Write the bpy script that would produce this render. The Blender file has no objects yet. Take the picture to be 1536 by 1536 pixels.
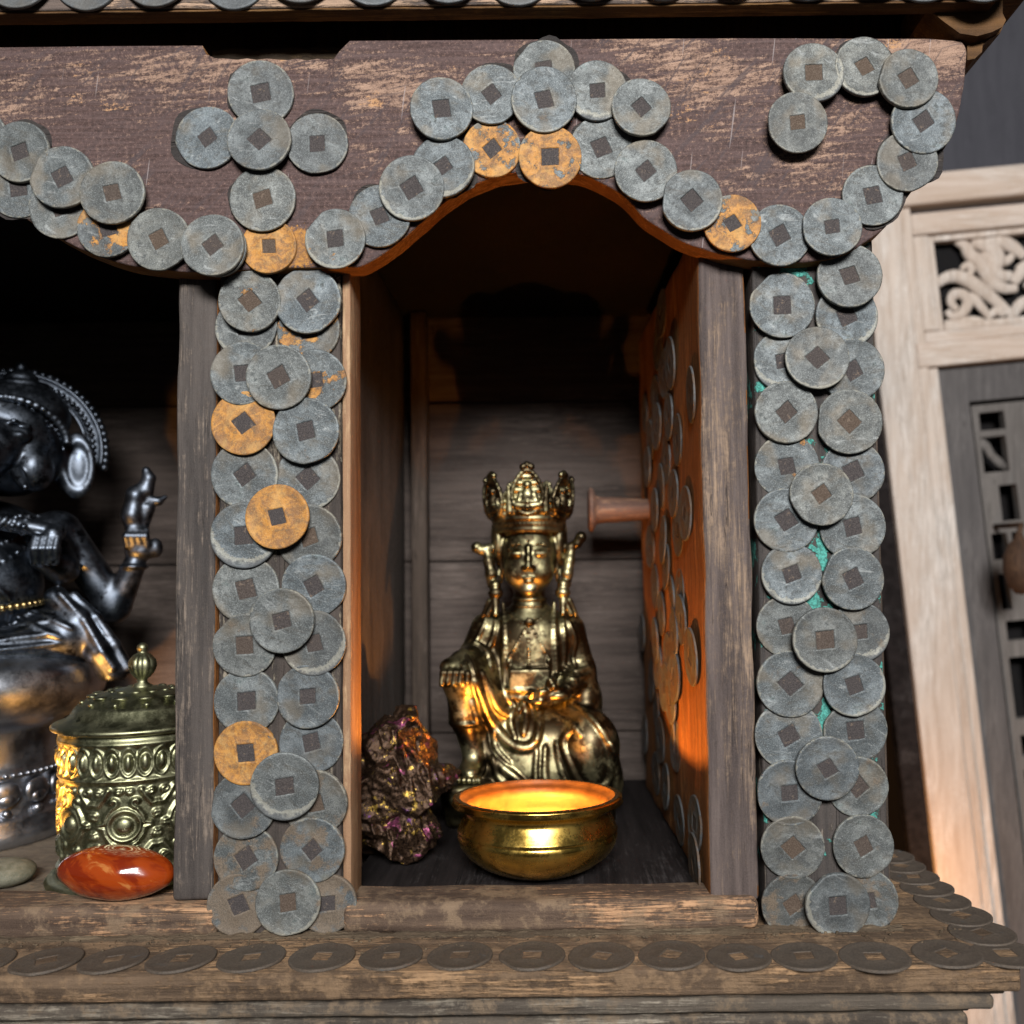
import bpy, bmesh, math, random
import numpy as np
from mathutils import Vector, Matrix, noise

# ------------------------------------------------------------------ units
# everything is laid out in "u" (1 u = 0.27 mm, one pixel of the photograph at the pillar fronts)
S = 0.00027
rnd = random.Random(7)
sc = bpy.context.scene
COL = sc.collection
PI = math.pi

# ------------------------------------------------------------------ camera model (in u)
F, CX, CY = 1280.0, 830.0, 804.0
CAM = Vector((0, -1280, 0))
TH, RO = math.radians(2.5), math.radians(0.7)
r0 = Vector((1, 0, 0)); f0 = Vector((0, math.cos(TH), math.sin(TH))); u0 = Vector((0, -math.sin(TH), math.cos(TH)))
CR = math.cos(RO) * r0 - math.sin(RO) * u0
CU = math.sin(RO) * r0 + math.cos(RO) * u0

def ray(px, py):
    return CR * ((px - CX) / F) + CU * ((CY - py) / F) + f0

def P(px, py, y=0.0):
    """point on the plane at depth y that the photograph shows at px, py"""
    d = ray(px, py)
    return CAM + d * ((y - CAM.y) / d.y)

def PX(px, py, x):
    d = ray(px, py)
    return CAM + d * ((x - CAM.x) / d.x)

def PZ(px, py, z):
    d = ray(px, py)
    return CAM + d * ((z - CAM.z) / d.z)

def K(p):
    return (Vector(p) - CAM).dot(f0) / F

# ------------------------------------------------------------------ object helpers
ORI = {}

def thing(name, label, cat, loc, group=None, kind=None):
    o = bpy.data.objects.new(name, None); COL.objects.link(o)
    o.empty_display_size = 0.01
    o.location = Vector(loc) * S
    ORI[o.name] = Vector(loc)
    tag(o, label, cat, group, kind)
    return o

def tag(o, label=None, cat=None, group=None, kind=None):
    if label: o['label'] = label
    if cat: o['category'] = cat
    if group: o['group'] = group
    if kind: o['kind'] = kind
    return o

def link(name, me, parent=None, origin=None):
    """me holds vertices in u, world aligned; origin = the object's own origin in u"""
    o = bpy.data.objects.new(name, me); COL.objects.link(o)
    po = ORI[parent.name] if parent is not None else Vector((0, 0, 0))
    if origin is None: origin = po if parent is not None else Vector((0, 0, 0))
    origin = Vector(origin)
    me.transform(Matrix.Diagonal((S, S, S, 1)) @ Matrix.Translation(-origin))
    o.location = (origin - po) * S
    if parent is not None: o.parent = parent
    ORI[o.name] = origin
    return o

def mesh_np(V, Fq, smooth=True):
    me = bpy.data.meshes.new('mesh')
    V = np.asarray(V, dtype=np.float32); Fq = np.asarray(Fq, dtype=np.int32)
    n = Fq.shape[1]
    me.vertices.add(len(V)); me.vertices.foreach_set('co', V.ravel())
    me.loops.add(Fq.size); me.loops.foreach_set('vertex_index', Fq.ravel())
    me.polygons.add(len(Fq))
    me.polygons.foreach_set('loop_start', np.arange(0, Fq.size, n, dtype=np.int32))
    me.polygons.foreach_set('loop_total', np.full(len(Fq), n, dtype=np.int32))
    if smooth: me.polygons.foreach_set('use_smooth', np.ones(len(Fq), dtype=bool))
    me.update(calc_edges=True); me.validate()
    return me

class MB:
    def __init__(self): self.v = []; self.f = []; self.m = []; self.s = []
    def add(self, verts, faces, mat=0, smooth=True):
        b = len(self.v); self.v += [tuple(p) for p in verts]
        for f in faces:
            self.f.append(tuple(i + b for i in f)); self.m.append(mat); self.s.append(smooth)
    def bm(self, bm, mat=0, smooth=True):
        bm.verts.index_update()
        self.add([v.co[:] for v in bm.verts], [[v.index for v in f.verts] for f in bm.faces], mat, smooth); bm.free()
    def mesh(self):
        me = bpy.data.meshes.new('mesh'); me.from_pydata(self.v, [], self.f)
        me.polygons.foreach_set('material_index', np.array(self.m, dtype=np.int32))
        me.polygons.foreach_set('use_smooth', np.array(self.s, dtype=bool))
        me.update(); return me
    def build(self, name, mats, parent=None, origin=None, sharp=None):
        me = self.mesh()
        for m in (mats if isinstance(mats, (list, tuple)) else [mats]): me.materials.append(m)
        if sharp: me.set_sharp_from_angle(angle=math.radians(sharp))
        return link(name, me, parent, origin)

def box_bm(x0, x1, y0, y1, z0, z1, bev=2.0, seg=2):
    bm = bmesh.new(); bmesh.ops.create_cube(bm, size=1)
    for v in bm.verts:
        v.co = Vector(((x0 + x1) / 2 + v.co.x * (x1 - x0), (y0 + y1) / 2 + v.co.y * (y1 - y0), (z0 + z1) / 2 + v.co.z * (z1 - z0)))
    if bev > 0: bmesh.ops.bevel(bm, geom=bm.edges[:], offset=bev, segments=seg, profile=.5, affect='EDGES', clamp_overlap=True)
    return bm

def slice_bm(bm, axis, lo, hi, step):
    n = int((hi - lo) / step)
    no = [0, 0, 0]; no[axis] = 1
    for i in range(1, n + 1):
        co = [0, 0, 0]; co[axis] = lo + (hi - lo) * i / (n + 1)
        bmesh.ops.bisect_plane(bm, geom=bm.verts[:] + bm.edges[:] + bm.faces[:], plane_co=co, plane_no=no, dist=1e-4)

def wobble(bm, amp, scale, stretch=(1, 1, 1), seed=0, fine=0.0):
    off = Vector((seed * 13.7, seed * 7.1, seed * 3.3))
    for v in bm.verts:
        q = Vector((v.co.x * stretch[0], v.co.y * stretch[1], v.co.z * stretch[2])) * scale + off
        v.co += noise.noise_vector(q) * amp
        if fine: v.co += noise.noise_vector(q * 5.3) * fine

def rough_box(x0, x1, y0, y1, z0, z1, bev=4, step=24, amp=1.6, scale=.012, seed=0, axes=(0, 1, 2), seg=2, fine=.4, stretch=(1, 1, 1)):
    bm = box_bm(x0, x1, y0, y1, z0, z1, bev, seg)
    rng = ((x0, x1), (y0, y1), (z0, z1))
    for a in axes:
        if rng[a][1] - rng[a][0] > step: slice_bm(bm, a, rng[a][0], rng[a][1], step)
    wobble(bm, amp, scale, stretch, seed, fine)
    return bm

def lathe(mb, prof, c=(0, 0, 0), n=64, axis='z', mat=0, smooth=True):
    V = []; Fc = []
    for r, z in prof:
        for i in range(n):
            a = 2 * PI * i / n
            if axis == 'z': V.append((c[0] + r * math.cos(a), c[1] + r * math.sin(a), c[2] + z))
            else: V.append((c[0] + z, c[1] + r * math.cos(a), c[2] + r * math.sin(a)))
    for j in range(len(prof) - 1):
        for i in range(n):
            Fc.append((j * n + i, j * n + (i + 1) % n, (j + 1) * n + (i + 1) % n, (j + 1) * n + i))
    mb.add(V, Fc, mat, smooth)

def ball(mb, c, r, u=14, v=9, mat=0):
    rx, ry, rz = (r, r, r) if not hasattr(r, '__len__') else r
    V = []; Fc = []
    for j in range(v + 1):
        t = PI * j / v
        for i in range(u):
            a = 2 * PI * i / u
            V.append((c[0] + rx * math.sin(t) * math.cos(a), c[1] + ry * math.sin(t) * math.sin(a), c[2] + rz * math.cos(t)))
    for j in range(v):
        for i in range(u):
            Fc.append((j * u + i, (j + 1) * u + i, (j + 1) * u + (i + 1) % u, j * u + (i + 1) % u))
    mb.add(V, Fc, mat)

def tube(mb, pts, rad, n=10, mat=0, flat=1.0):
    """tube along pts in the XZ plane mostly; flat scales the radius along Y"""
    pts = [Vector(p) for p in pts]; V = []; Fc = []
    for i, p in enumerate(pts):
        t = (pts[min(i + 1, len(pts) - 1)] - pts[max(i - 1, 0)]).normalized()
        b = Vector((0, 1, 0)); b = (b - t * b.dot(t)).normalized(); nrm = t.cross(b)
        r = rad[i] if hasattr(rad, '__len__') else rad
        for k in range(n):
            a = 2 * PI * k / n
            V.append(p + nrm * (math.cos(a) * r) + b * (math.sin(a) * r * flat))
    m = len(pts)
    for i in range(m - 1):
        for k in range(n):
            Fc.append((i * n + k, i * n + (k + 1) % n, (i + 1) * n + (k + 1) % n, (i + 1) * n + k))
    Fc.append(tuple(range(n - 1, -1, -1))); Fc.append(tuple((m - 1) * n + k for k in range(n)))
    mb.add(V, Fc, mat)

def smooth_pts(pts, n=10):
    """Catmull-Rom through pts"""
    pts = [Vector(p) for p in pts]; out = []
    for i in range(len(pts) - 1):
        p0 = pts[max(i - 1, 0)]; p1 = pts[i]; p2 = pts[i + 1]; p3 = pts[min(i + 2, len(pts) - 1)]
        for k in range(n):
            t = k / n
            out.append(.5 * ((2 * p1) + (p2 - p0) * t + (2 * p0 - 5 * p1 + 4 * p2 - p3) * t * t + (3 * p1 - p0 - 3 * p2 + p3) * t ** 3))
    out.append(pts[-1]); return out

# ------------------------------------------------------------------ implicit sculpting (smooth unions, one continuous surface)
class Field:
    def __init__(s, lo, hi, h):
        s.lo = np.array(lo, float); s.h = h
        s.n = np.ceil((np.array(hi, float) - s.lo) / h).astype(int) + 1
        s.ax = [(s.lo[i] + h * np.arange(s.n[i])).astype(np.float32) for i in range(3)]
        s.v = np.full(s.n, 40.0, np.float32)
    def _sl(s, lo, hi):
        a = np.clip(np.floor((np.array(lo) - s.lo) / s.h).astype(int), 0, s.n)
        b = np.clip(np.ceil((np.array(hi) - s.lo) / s.h).astype(int) + 1, 0, s.n)
        return tuple(slice(a[i], b[i]) for i in range(3))
    def put(s, fn, lo, hi, k=4.0, cut=False):
        m = k + 2 * s.h + 3
        sl = s._sl(np.array(lo) - m, np.array(hi) + m)
        X = s.ax[0][sl[0]][:, None, None]; Y = s.ax[1][sl[1]][None, :, None]; Z = s.ax[2][sl[2]][None, None, :]
        if X.size == 0 or Y.size == 0 or Z.size == 0: return s
        d = fn(X, Y, Z).astype(np.float32); b = s.v[sl]
        d = np.broadcast_to(d, b.shape)
        if cut:
            h = np.clip(.5 - .5 * (b + d) / k, 0, 1); s.v[sl] = b * (1 - h) - d * h + k * h * (1 - h)
        else:
            h = np.clip(.5 + .5 * (b - d) / k, 0, 1); s.v[sl] = b * (1 - h) + d * h - k * h * (1 - h)
        return s
    def ell(s, c, r, k=4, cut=False, rot=None):
        c = np.array(c, float); r = np.array(r, float)
        R = np.array(Matrix.Rotation(math.radians(rot[1]), 3, rot[0]).transposed()) if rot else np.eye(3)
        def fn(X, Y, Z):
            x, y, z = X - c[0], Y - c[1], Z - c[2]
            p = [R[i][0] * x + R[i][1] * y + R[i][2] * z for i in range(3)]
            k0 = np.sqrt(sum((p[i] / r[i]) ** 2 for i in range(3))); k1 = np.sqrt(sum((p[i] / r[i] ** 2) ** 2 for i in range(3))) + 1e-6
            return k0 * (k0 - 1) / k1
        e = np.full(3, r.max()) if rot else r
        return s.put(fn, c - e, c + e, k, cut)
    def cap(s, a, b, ra, rb=None, k=4, cut=False):
        rb = ra if rb is None else rb
        a = np.array(a, float); b = np.array(b, float); ab = b - a; L = float(ab @ ab) + 1e-9
        def fn(X, Y, Z):
            t = np.clip(((X - a[0]) * ab[0] + (Y - a[1]) * ab[1] + (Z - a[2]) * ab[2]) / L, 0, 1)
            return np.sqrt((X - a[0] - t * ab[0]) ** 2 + (Y - a[1] - t * ab[1]) ** 2 + (Z - a[2] - t * ab[2]) ** 2) - (ra + (rb - ra) * t)
        m = max(ra, rb)
        return s.put(fn, np.minimum(a, b) - m, np.maximum(a, b) + m, k, cut)
    def line(s, pts, r, k=4, cut=False):
        for i in range(len(pts) - 1):
            ra, rb = (r[i], r[i + 1]) if hasattr(r, '__len__') else (r, r)
            s.cap(pts[i], pts[i + 1], ra, rb, k, cut)
        return s
    def box(s, c, hlf, rad=4, k=4, cut=False):
        c = np.array(c, float); hb = np.array(hlf, float) - rad
        def fn(X, Y, Z):
            q = [np.abs(A - c[i]) - hb[i] for i, A in enumerate((X, Y, Z))]
            return np.sqrt(sum(np.maximum(a, 0) ** 2 for a in q)) + np.minimum(np.maximum(q[0], np.maximum(q[1], q[2])), 0) - rad
        return s.put(fn, c - hb - rad, c + hb + rad, k, cut)
    def ring(s, c, rx, ry, r, k=2, rz=1.0):
        """horizontal elliptical ring"""
        def fn(X, Y, Z):
            x, y = X - c[0], Y - c[1]
            g = np.sqrt((x / rx) ** 2 + (y / ry) ** 2) + 1e-6
            d = (g - 1) * np.sqrt(x * x + y * y) / g
            return np.sqrt(d * d + ((Z - c[2]) / rz) ** 2) - r
        return s.put(fn, (c[0] - rx - r, c[1] - ry - r, c[2] - r * rz), (c[0] + rx + r, c[1] + ry + r, c[2] + r * rz), k)
    def front(s, x, z, default=0.0):
        """first surface met when coming from -y"""
        i = int(np.clip(round((x - s.lo[0]) / s.h), 0, s.n[0] - 1)); j = int(np.clip(round((z - s.lo[2]) / s.h), 0, s.n[2] - 1))
        c = np.nonzero(s.v[i, :, j] < 0)[0]
        return s.ax[1][c[0]] if len(c) else default
    def fold(s, xz, r, k=3, sink=.3, n=8, cut=False, taper=True):
        pts = smooth_pts([(x, 0, z) for x, z in xz], n)
        ys = [s.front(p.x, p.z, None) for p in pts]
        good = [y for y in ys if y is not None]
        if not good: return
        last = good[0]; yy = []
        for y in ys:
            if y is not None: last = y
            yy.append(last)
        yy = np.convolve(np.pad(np.array(yy, float), 2, mode='edge'), np.ones(5) / 5, 'valid')
        m = len(pts) - 1
        rr = [r * ((.45 + .55 * math.sin(PI * min(max(i / m, .02), .98)) ** .6) if taper else 1) for i in range(m + 1)]
        s.line([(p.x, yy[i] + r * sink, p.z) for i, p in enumerate(pts)], rr, k, cut)
    def mesh(s):
        v = s.v; v[0] = v[-1] = 9; v[:, 0] = v[:, -1] = 9; v[:, :, 0] = v[:, :, -1] = 9
        neg = v < 0
        c = [neg[i:neg.shape[0] - 1 + i, j:neg.shape[1] - 1 + j, k:neg.shape[2] - 1 + k] for i in (0, 1) for j in (0, 1) for k in (0, 1)]
        cnt = sum(a.astype(np.int8) for a in c)
        act = (cnt > 0) & (cnt < 8)
        ijk = np.argwhere(act); idx = np.full(act.shape, -1, np.int32); idx[act] = np.arange(len(ijk))
        pos = np.zeros((len(ijk), 3)); num = np.zeros(len(ijk))
        corners = [(i, j, k) for i in (0, 1) for j in (0, 1) for k in (0, 1)]
        val = {q: v[ijk[:, 0] + q[0], ijk[:, 1] + q[1], ijk[:, 2] + q[2]] for q in corners}
        for a in corners:
            for d in range(3):
                if a[d] == 0:
                    b = list(a); b[d] = 1; b = tuple(b)
                    m = (val[a] < 0) != (val[b] < 0)
                    t = np.where(m, val[a] / (val[a] - val[b] + 1e-12), 0)
                    q = np.array(a, float)[None, :] + np.eye(3)[d][None, :] * t[:, None]
                    pos += q * m[:, None]; num += m
        pos = pos / num[:, None] + ijk
        V = s.lo + pos * s.h
        faces = []
        for d in range(3):
            e1, e2 = (d + 1) % 3, (d + 2) % 3
            sa = [slice(None)] * 3; sb = [slice(None)] * 3
            sa[d] = slice(0, -1); sb[d] = slice(1, None)
            A = neg[tuple(sa)]; B = neg[tuple(sb)]
            ed = np.argwhere(A != B)
            ed = ed[(ed[:, e1] > 0) & (ed[:, e2] > 0) & (ed[:, e1] < s.n[e1] - 1) & (ed[:, e2] < s.n[e2] - 1)]
            fl = A[ed[:, 0], ed[:, 1], ed[:, 2]]
            q = []
            for o1, o2 in ((-1, -1), (0, -1), (0, 0), (-1, 0)):
                t = ed.copy(); t[:, e1] += o1; t[:, e2] += o2
                q.append(idx[t[:, 0], t[:, 1], t[:, 2]])
            q = np.stack(q, 1); q[~fl] = q[~fl][:, ::-1]
            faces.append(q)
        return V, np.concatenate(faces)

# ------------------------------------------------------------------ materials
class NT:
    def __init__(s, name):
        s.m = bpy.data.materials.new(name); s.m.use_nodes = True
        s.t = s.m.node_tree; s.t.nodes.clear()
        s.out = s.t.nodes.new('ShaderNodeOutputMaterial'); s.b = s.t.nodes.new('ShaderNodeBsdfPrincipled')
        s.t.links.new(s.b.outputs[0], s.out.inputs[0])
        s.tc = s.t.nodes.new('ShaderNodeTexCoord')
    def N(s, ty, **kw):
        n = s.t.nodes.new(ty)
        for k, v in kw.items(): setattr(n, k, v)
        return n
    def L(s, a, b): s.t.links.new(a, b)
    def setin(s, sock, v):
        if isinstance(v, bpy.types.NodeSocket): s.L(v, sock)
        elif hasattr(v, '__len__') and len(v) == 3 and sock.type == 'RGBA': sock.default_value = (*v, 1)
        else: sock.default_value = v
    def coord(s, scale=(1, 1, 1), rot=(0, 0, 0), per_object=False, off=(0, 0, 0)):
        mp = s.N('ShaderNodeMapping'); k = 1 / S
        src = s.tc.outputs['Object']
        if per_object:
            oi = s.N('ShaderNodeObjectInfo'); cb = s.N('ShaderNodeCombineXYZ')
            for i, f in enumerate((3.1, 5.7, 9.3)):
                mu = s.N('ShaderNodeMath', operation='MULTIPLY'); s.L(oi.outputs['Random'], mu.inputs[0]); mu.inputs[1].default_value = f * .1
                s.L(mu.outputs[0], cb.inputs[i])
            ad = s.N('ShaderNodeVectorMath', operation='ADD'); s.L(src, ad.inputs[0]); s.L(cb.outputs[0], ad.inputs[1]); src = ad.outputs[0]
        if any(rot):
            m0 = s.N('ShaderNodeMapping'); m0.inputs['Rotation'].default_value = rot; s.L(src, m0.inputs[0]); src = m0.outputs[0]
        mp.inputs['Scale'].default_value = [k * a for a in scale]; mp.inputs['Location'].default_value = off
        s.L(src, mp.inputs[0]); return mp.outputs[0]
    def noise(s, co, scale, detail=4, rough=.6, dist=0.0):
        n = s.N('ShaderNodeTexNoise'); n.inputs['Scale'].default_value = scale; n.inputs['Detail'].default_value = detail
        n.inputs['Roughness'].default_value = rough; n.inputs['Distortion'].default_value = dist
        s.L(co, n.inputs['Vector']); return n.outputs['Fac']
    def ramp(s, x, lo, hi, a=0.0, b=1.0):
        r = s.N('ShaderNodeMapRange'); r.interpolation_type = 'SMOOTHSTEP'; s.L(x, r.inputs[0])
        for i, v in zip((1, 2, 3, 4), (lo, hi, a, b)):
            s.setin(r.inputs[i], v)
        return r.outputs[0]
    def mix(s, f, a, b, blend='MIX'):
        m = s.N('ShaderNodeMix'); m.data_type = 'RGBA'; m.blend_type = blend
        s.setin(m.inputs[0], f); s.setin(m.inputs[6], a); s.setin(m.inputs[7], b); return m.outputs[2]
    def math(s, op, a, b=0.0, c=None):
        m = s.N('ShaderNodeMath', operation=op); s.setin(m.inputs[0], a); s.setin(m.inputs[1], b)
        if c is not None: s.setin(m.inputs[2], c)
        return m.outputs[0]
    def attr(s, name):
        a = s.N('ShaderNodeAttribute'); a.attribute_type = 'OBJECT'; a.attribute_name = name; return a.outputs['Fac']
    def bump(s, h, strength, dist):
        b = s.N('ShaderNodeBump'); b.inputs['Strength'].default_value = strength; b.inputs['Distance'].default_value = dist * S
        s.L(h, b.inputs['Height']); s.L(b.outputs[0], s.b.inputs['Normal'])
    def fin(s, color, rough, metal=0.0, spec=.4, coat=0.0):
        s.setin(s.b.inputs['Base Color'], color); s.setin(s.b.inputs['Roughness'], rough); s.setin(s.b.inputs['Metallic'], metal)
        s.b.inputs['Specular IOR Level'].default_value = spec; s.b.inputs['Coat Weight'].default_value = coat
        return s.m

def wood(name, dark, mid, worn, amount=.5, grain='x', soft=.12, scratch=0.0, dust=None, dust_amt=0.0, rough=.75, bump=.5, pscale=.012, chips=None, seed=0.0, spec=.25):
    t = NT(name)
    st = {'x': (.06, 1, 1), 'y': (1, .06, 1), 'z': (1, 1, .06)}[grain]
    sp = {'x': (.3, 1, 1), 'y': (1, .3, 1), 'z': (1, 1, .3)}[grain]
    o = (seed, seed * .7, seed * 1.3)
    cg = t.coord(st, off=o); cp = t.coord(sp, off=o); ci = t.coord(off=o)
    g1 = t.noise(cg, .05, 5, .65); g2 = t.noise(cg, .22, 4, .7); pn = t.noise(cp, pscale, 8, .68, .3); pf = t.noise(ci, .09, 6, .75)
    col = t.mix(t.ramp(g1, .3, .7), dark, mid)
    w = t.math('ADD', pn, t.math('MULTIPLY', t.math('SUBTRACT', g2, .5), .55)); w = t.math('ADD', w, t.math('MULTIPLY', t.math('SUBTRACT', pf, .5), .35))
    th = .72 - .44 * amount
    wf = t.ramp(w, th - soft * .35, th + soft * .65)
    wc = t.mix(t.ramp(g2, .35, .65), tuple(c * .55 for c in worn), worn)
    col = t.mix(wf, col, wc)
    h = t.math('ADD', t.math('MULTIPLY', g2, .6), t.math('MULTIPLY', wf, .35))
    h = t.math('ADD', h, t.math('MULTIPLY', pf, .5))
    if chips:                                   # flakes of old paint / filler with a shape of their own
        for c, sc_, lo in chips:
            cf = t.ramp(t.math('ADD', t.noise(t.coord(off=(seed + 40 * lo, 3, 9)), sc_, 4, .6), t.math('MULTIPLY', t.math('SUBTRACT', pf, .5), .12)), lo, lo + .04)
            cc = t.mix(t.ramp(t.noise(ci, .25, 4, .75), .35, .65), tuple(x * .35 for x in c), tuple(x * 1.05 for x in c)); col = t.mix(cf, col, cc); h = t.math('ADD', h, t.math('MULTIPLY', cf, .4))
    if scratch:
        for ang, sc_ in ((.75, .03), (.95, .045)):
            cs = t.coord((.05, 1, .9), rot=(0, ang, 0), off=(seed + ang, 0, 0))
            s_ = t.ramp(t.noise(cs, sc_ * 2.4, 2, .5), .615, .66); s_ = t.math('MULTIPLY', s_, t.ramp(pn, .4, .55, .25, scratch))
            col = t.mix(s_, col, tuple(c * .5 for c in dark)); h = t.math('SUBTRACT', h, t.math('MULTIPLY', s_, .5))
        cs = t.coord((.08, 1, 1.2), rot=(0, .15, 0)); s_ = t.ramp(t.noise(cs, .11, 4, .7), .56, .62, 0, scratch * .8)
        col = t.mix(s_, col, tuple(c * .6 for c in dark))
    if dust:
        df = t.ramp(t.math('ADD', t.noise(ci, .02, 5, .65), t.math('MULTIPLY', t.math('SUBTRACT', pf, .5), .5)), .62 - dust_amt * .4, .8 - dust_amt * .4)
        df = t.math('MULTIPLY', df, .85)
        dc = t.mix(t.noise(ci, .5, 3, .8), tuple(c * .55 for c in dust), tuple(min(1, c * 1.35) for c in dust))
        col = t.mix(df, col, dc); h = t.math('ADD', h, t.math('MULTIPLY', t.noise(ci, .5, 3, .8), .4))
    ck = t.noise(t.coord({'x': (.018, 1, 1), 'y': (1, .018, 1), 'z': (1, 1, .018)}[grain], off=(seed + 5, 2, 1)), .05, 3, .55)
    ckf = t.math('MULTIPLY', t.ramp(t.math('ABSOLUTE', t.math('SUBTRACT', ck, .5)), .007, .0015), t.ramp(pn, .42, .58)); col = t.mix(t.math('MULTIPLY', ckf, .8), col, tuple(c * .3 for c in dark)); h = t.math('SUBTRACT', h, t.math('MULTIPLY', ckf, .8))
    sp_ = t.noise(ci, .8, 3, .8)
    col = t.mix(t.ramp(sp_, .35, .7, .0, .38), col, t.mix(.5, col, tuple(min(1, c * 2.3) for c in mid)))
    t.bump(t.math('ADD', h, t.math('MULTIPLY', sp_, .25)), bump, 5)
    return t.fin(col, t.ramp(pf, .3, .7, rough - .1, min(1, rough + .12)), 0, spec)

def metal(name, c1, c2, rough=(.25, .45), met=1.0, bscale=.05, bump=.1, spots=None, spec=.5, fine=.4):
    t = NT(name); ci = t.coord()
    a = t.noise(ci, bscale, 5, .65); b = t.noise(ci, fine, 4, .7)
    m = t.math('ADD', a, t.math('MULTIPLY', t.math('SUBTRACT', b, .5), .4))
    col = t.mix(t.ramp(m, .35, .65), c1, c2)
    if spots:
        f = t.ramp(t.noise(t.coord(off=(7, 1, 2)), spots[1], 4, .7), spots[2], spots[2] + .1); col = t.mix(f, col, spots[0])
    t.bump(m, bump, 3)
    return t.fin(col, t.ramp(m, .3, .7, rough[0], rough[1]), met, spec)

def coin_mat(name, base_dust=0.0, d1=(.07, .054, .04), d2=(.185, .142, .1)):
    t = NT(name); ci = t.coord(per_object=True)
    oi = t.N('ShaderNodeObjectInfo'); rv = oi.outputs['Random']
    big = t.noise(ci, .028, 4, .6, .4); mid = t.noise(ci, .11, 6, .72); fin = t.noise(ci, .55, 4, .8)
    slate = t.mix(rv, (.062, .077, .087), (.075, .08, .076)); pale = t.mix(rv, (.158, .188, .208), (.18, .186, .172))
    dark = (.055, .06, .062); green = (.11, .17, .165)
    col = t.mix(t.ramp(t.math('ADD', big, t.math('MULTIPLY', t.math('SUBTRACT', mid, .5), .45)), .38, .66), slate, pale)
    col = t.mix(t.ramp(t.math('ADD', big, t.math('MULTIPLY', mid, .6)), .92, 1.05, 0, .5), col, green)
    col = t.mix(t.ramp(mid, .47, .66, 0, .85), col, dark)
    grime = t.noise(t.coord((.3, 1, 1), rot=(0, 0, .6), per_object=True, off=(8, 1, 4)), .09, 5, .7, .6); col = t.mix(t.ramp(grime, .52, .68, 0, .75), col, (.07, .068, .06)); col = t.mix(t.ramp(grime, .42, .3, 0, .6), col, (.34, .36, .36))
    col = t.mix(t.ramp(fin, .5, .7, 0, .6), col, (.33, .36, .36)); fi2 = t.noise(ci, 1.3, 2, .7); col = t.mix(t.ramp(fi2, .46, .3, 0, .55), col, (.05, .055, .058)); col = t.mix(t.ramp(fi2, .55, .7, 0, .4), col, (.4, .42, .41))
    col = t.mix(t.ramp(fin, .48, .3, 0, .7), col, (.045, .048, .05))
    tint = t.noise(t.coord(per_object=True, off=(17, 5, 1)), .02, 3, .5); col = t.mix(t.ramp(tint, .5, .68, 0, .6), col, (.16, .135, .1)); col = t.mix(t.math('MULTIPLY', t.ramp(t.math('FRACT', t.math('MULTIPLY', rv, 7.3)), .45, .9), .5), col, t.mix(.5, col, (.05, .052, .055)))
    # pale crescent of dirt left where another coin once overlapped
    sx = t.N('ShaderNodeSeparateXYZ'); t.L(t.tc.outputs['Object'], sx.inputs[0])
    xx = t.math('SUBTRACT', t.math('MULTIPLY', sx.outputs[0], 1 / S), t.attr('imprint_x')); yy = t.math('SUBTRACT', t.math('MULTIPLY', sx.outputs[1], 1 / S), t.attr('imprint_y'))
    rr_ = t.math('SQRT', t.math('ADD', t.math('MULTIPLY', xx, xx), t.math('MULTIPLY', yy, yy)))
    rr_ = t.math('ADD', rr_, t.math('MULTIPLY', t.math('SUBTRACT', mid, .5), 22))
    col = t.mix(t.math('MULTIPLY', t.ramp(rr_, 44.5, 46.5), t.ramp(rr_, 56, 49, 0, .5)), col, t.mix(fin, (.2, .2, .17), (.5, .48, .4)))
    col = t.mix(t.ramp(rr_, 49, 54, 0, .6), col, (.09, .095, .1))
    # ochre corrosion, amount per coin
    ru = t.attr('rust'); rn = t.math('ADD', t.noise(t.coord(per_object=True, off=(31, 0, 7)), .03, 6, .62), t.math('MULTIPLY', t.math('SUBTRACT', fin, .5), .12))
    thr = t.math('SUBTRACT', .76, t.math('MULTIPLY', ru, .52))
    rf = t.math('MULTIPLY', t.ramp(t.math('SUBTRACT', rn, thr), 0, .05), t.ramp(ru, 0, .05))
    rc = t.mix(t.ramp(t.noise(t.coord(per_object=True, off=(2, 9, 7)), .05, 5, .7, .8), .38, .62), (.44, .2, .04), (.2, .095, .035)); rc = t.mix(t.ramp(mid, .5, .62, 0, .6), rc, (.12, .085, .055)); rc = t.mix(t.ramp(big, .5, .66, 0, .5), rc, (.52, .3, .1)); rc = t.mix(t.ramp(fin, .5, .72, 0, .6), rc, (.5, .34, .14)); rc = t.mix(t.ramp(fin, .46, .32, 0, .5), rc, (.14, .07, .025))
    col = t.mix(rf, col, rc)
    # settled dust, amount per coin
    du = t.math('ADD', t.attr('dust'), base_dust); dn = t.math('ADD', t.noise(t.coord(per_object=True, off=(3, 50, 7)), .035, 5, .6), t.math('MULTIPLY', t.math('SUBTRACT', fin, .5), .2))
    df = t.math('MULTIPLY', t.ramp(t.math('SUBTRACT', dn, t.math('SUBTRACT', .72, t.math('MULTIPLY', du, .45))), 0, .14), .9)
    dc = t.mix(t.ramp(fin, .3, .7), d1, d2)
    col = t.mix(df, col, dc)
    h = t.math('ADD', t.math('MULTIPLY', mid, .8), t.math('MULTIPLY', fin, .35)); h = t.math('ADD', h, t.math('MULTIPLY', rf, .3)); h = t.math('ADD', h, t.math('MULTIPLY', df, .3))
    t.bump(h, .55, 2.6)
    me = t.math('MULTIPLY', .35, t.math('SUBTRACT', 1, t.math('MAXIMUM', rf, df)))
    return t.fin(col, t.ramp(mid, .3, .7, .45, .72), me, .35)

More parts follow.
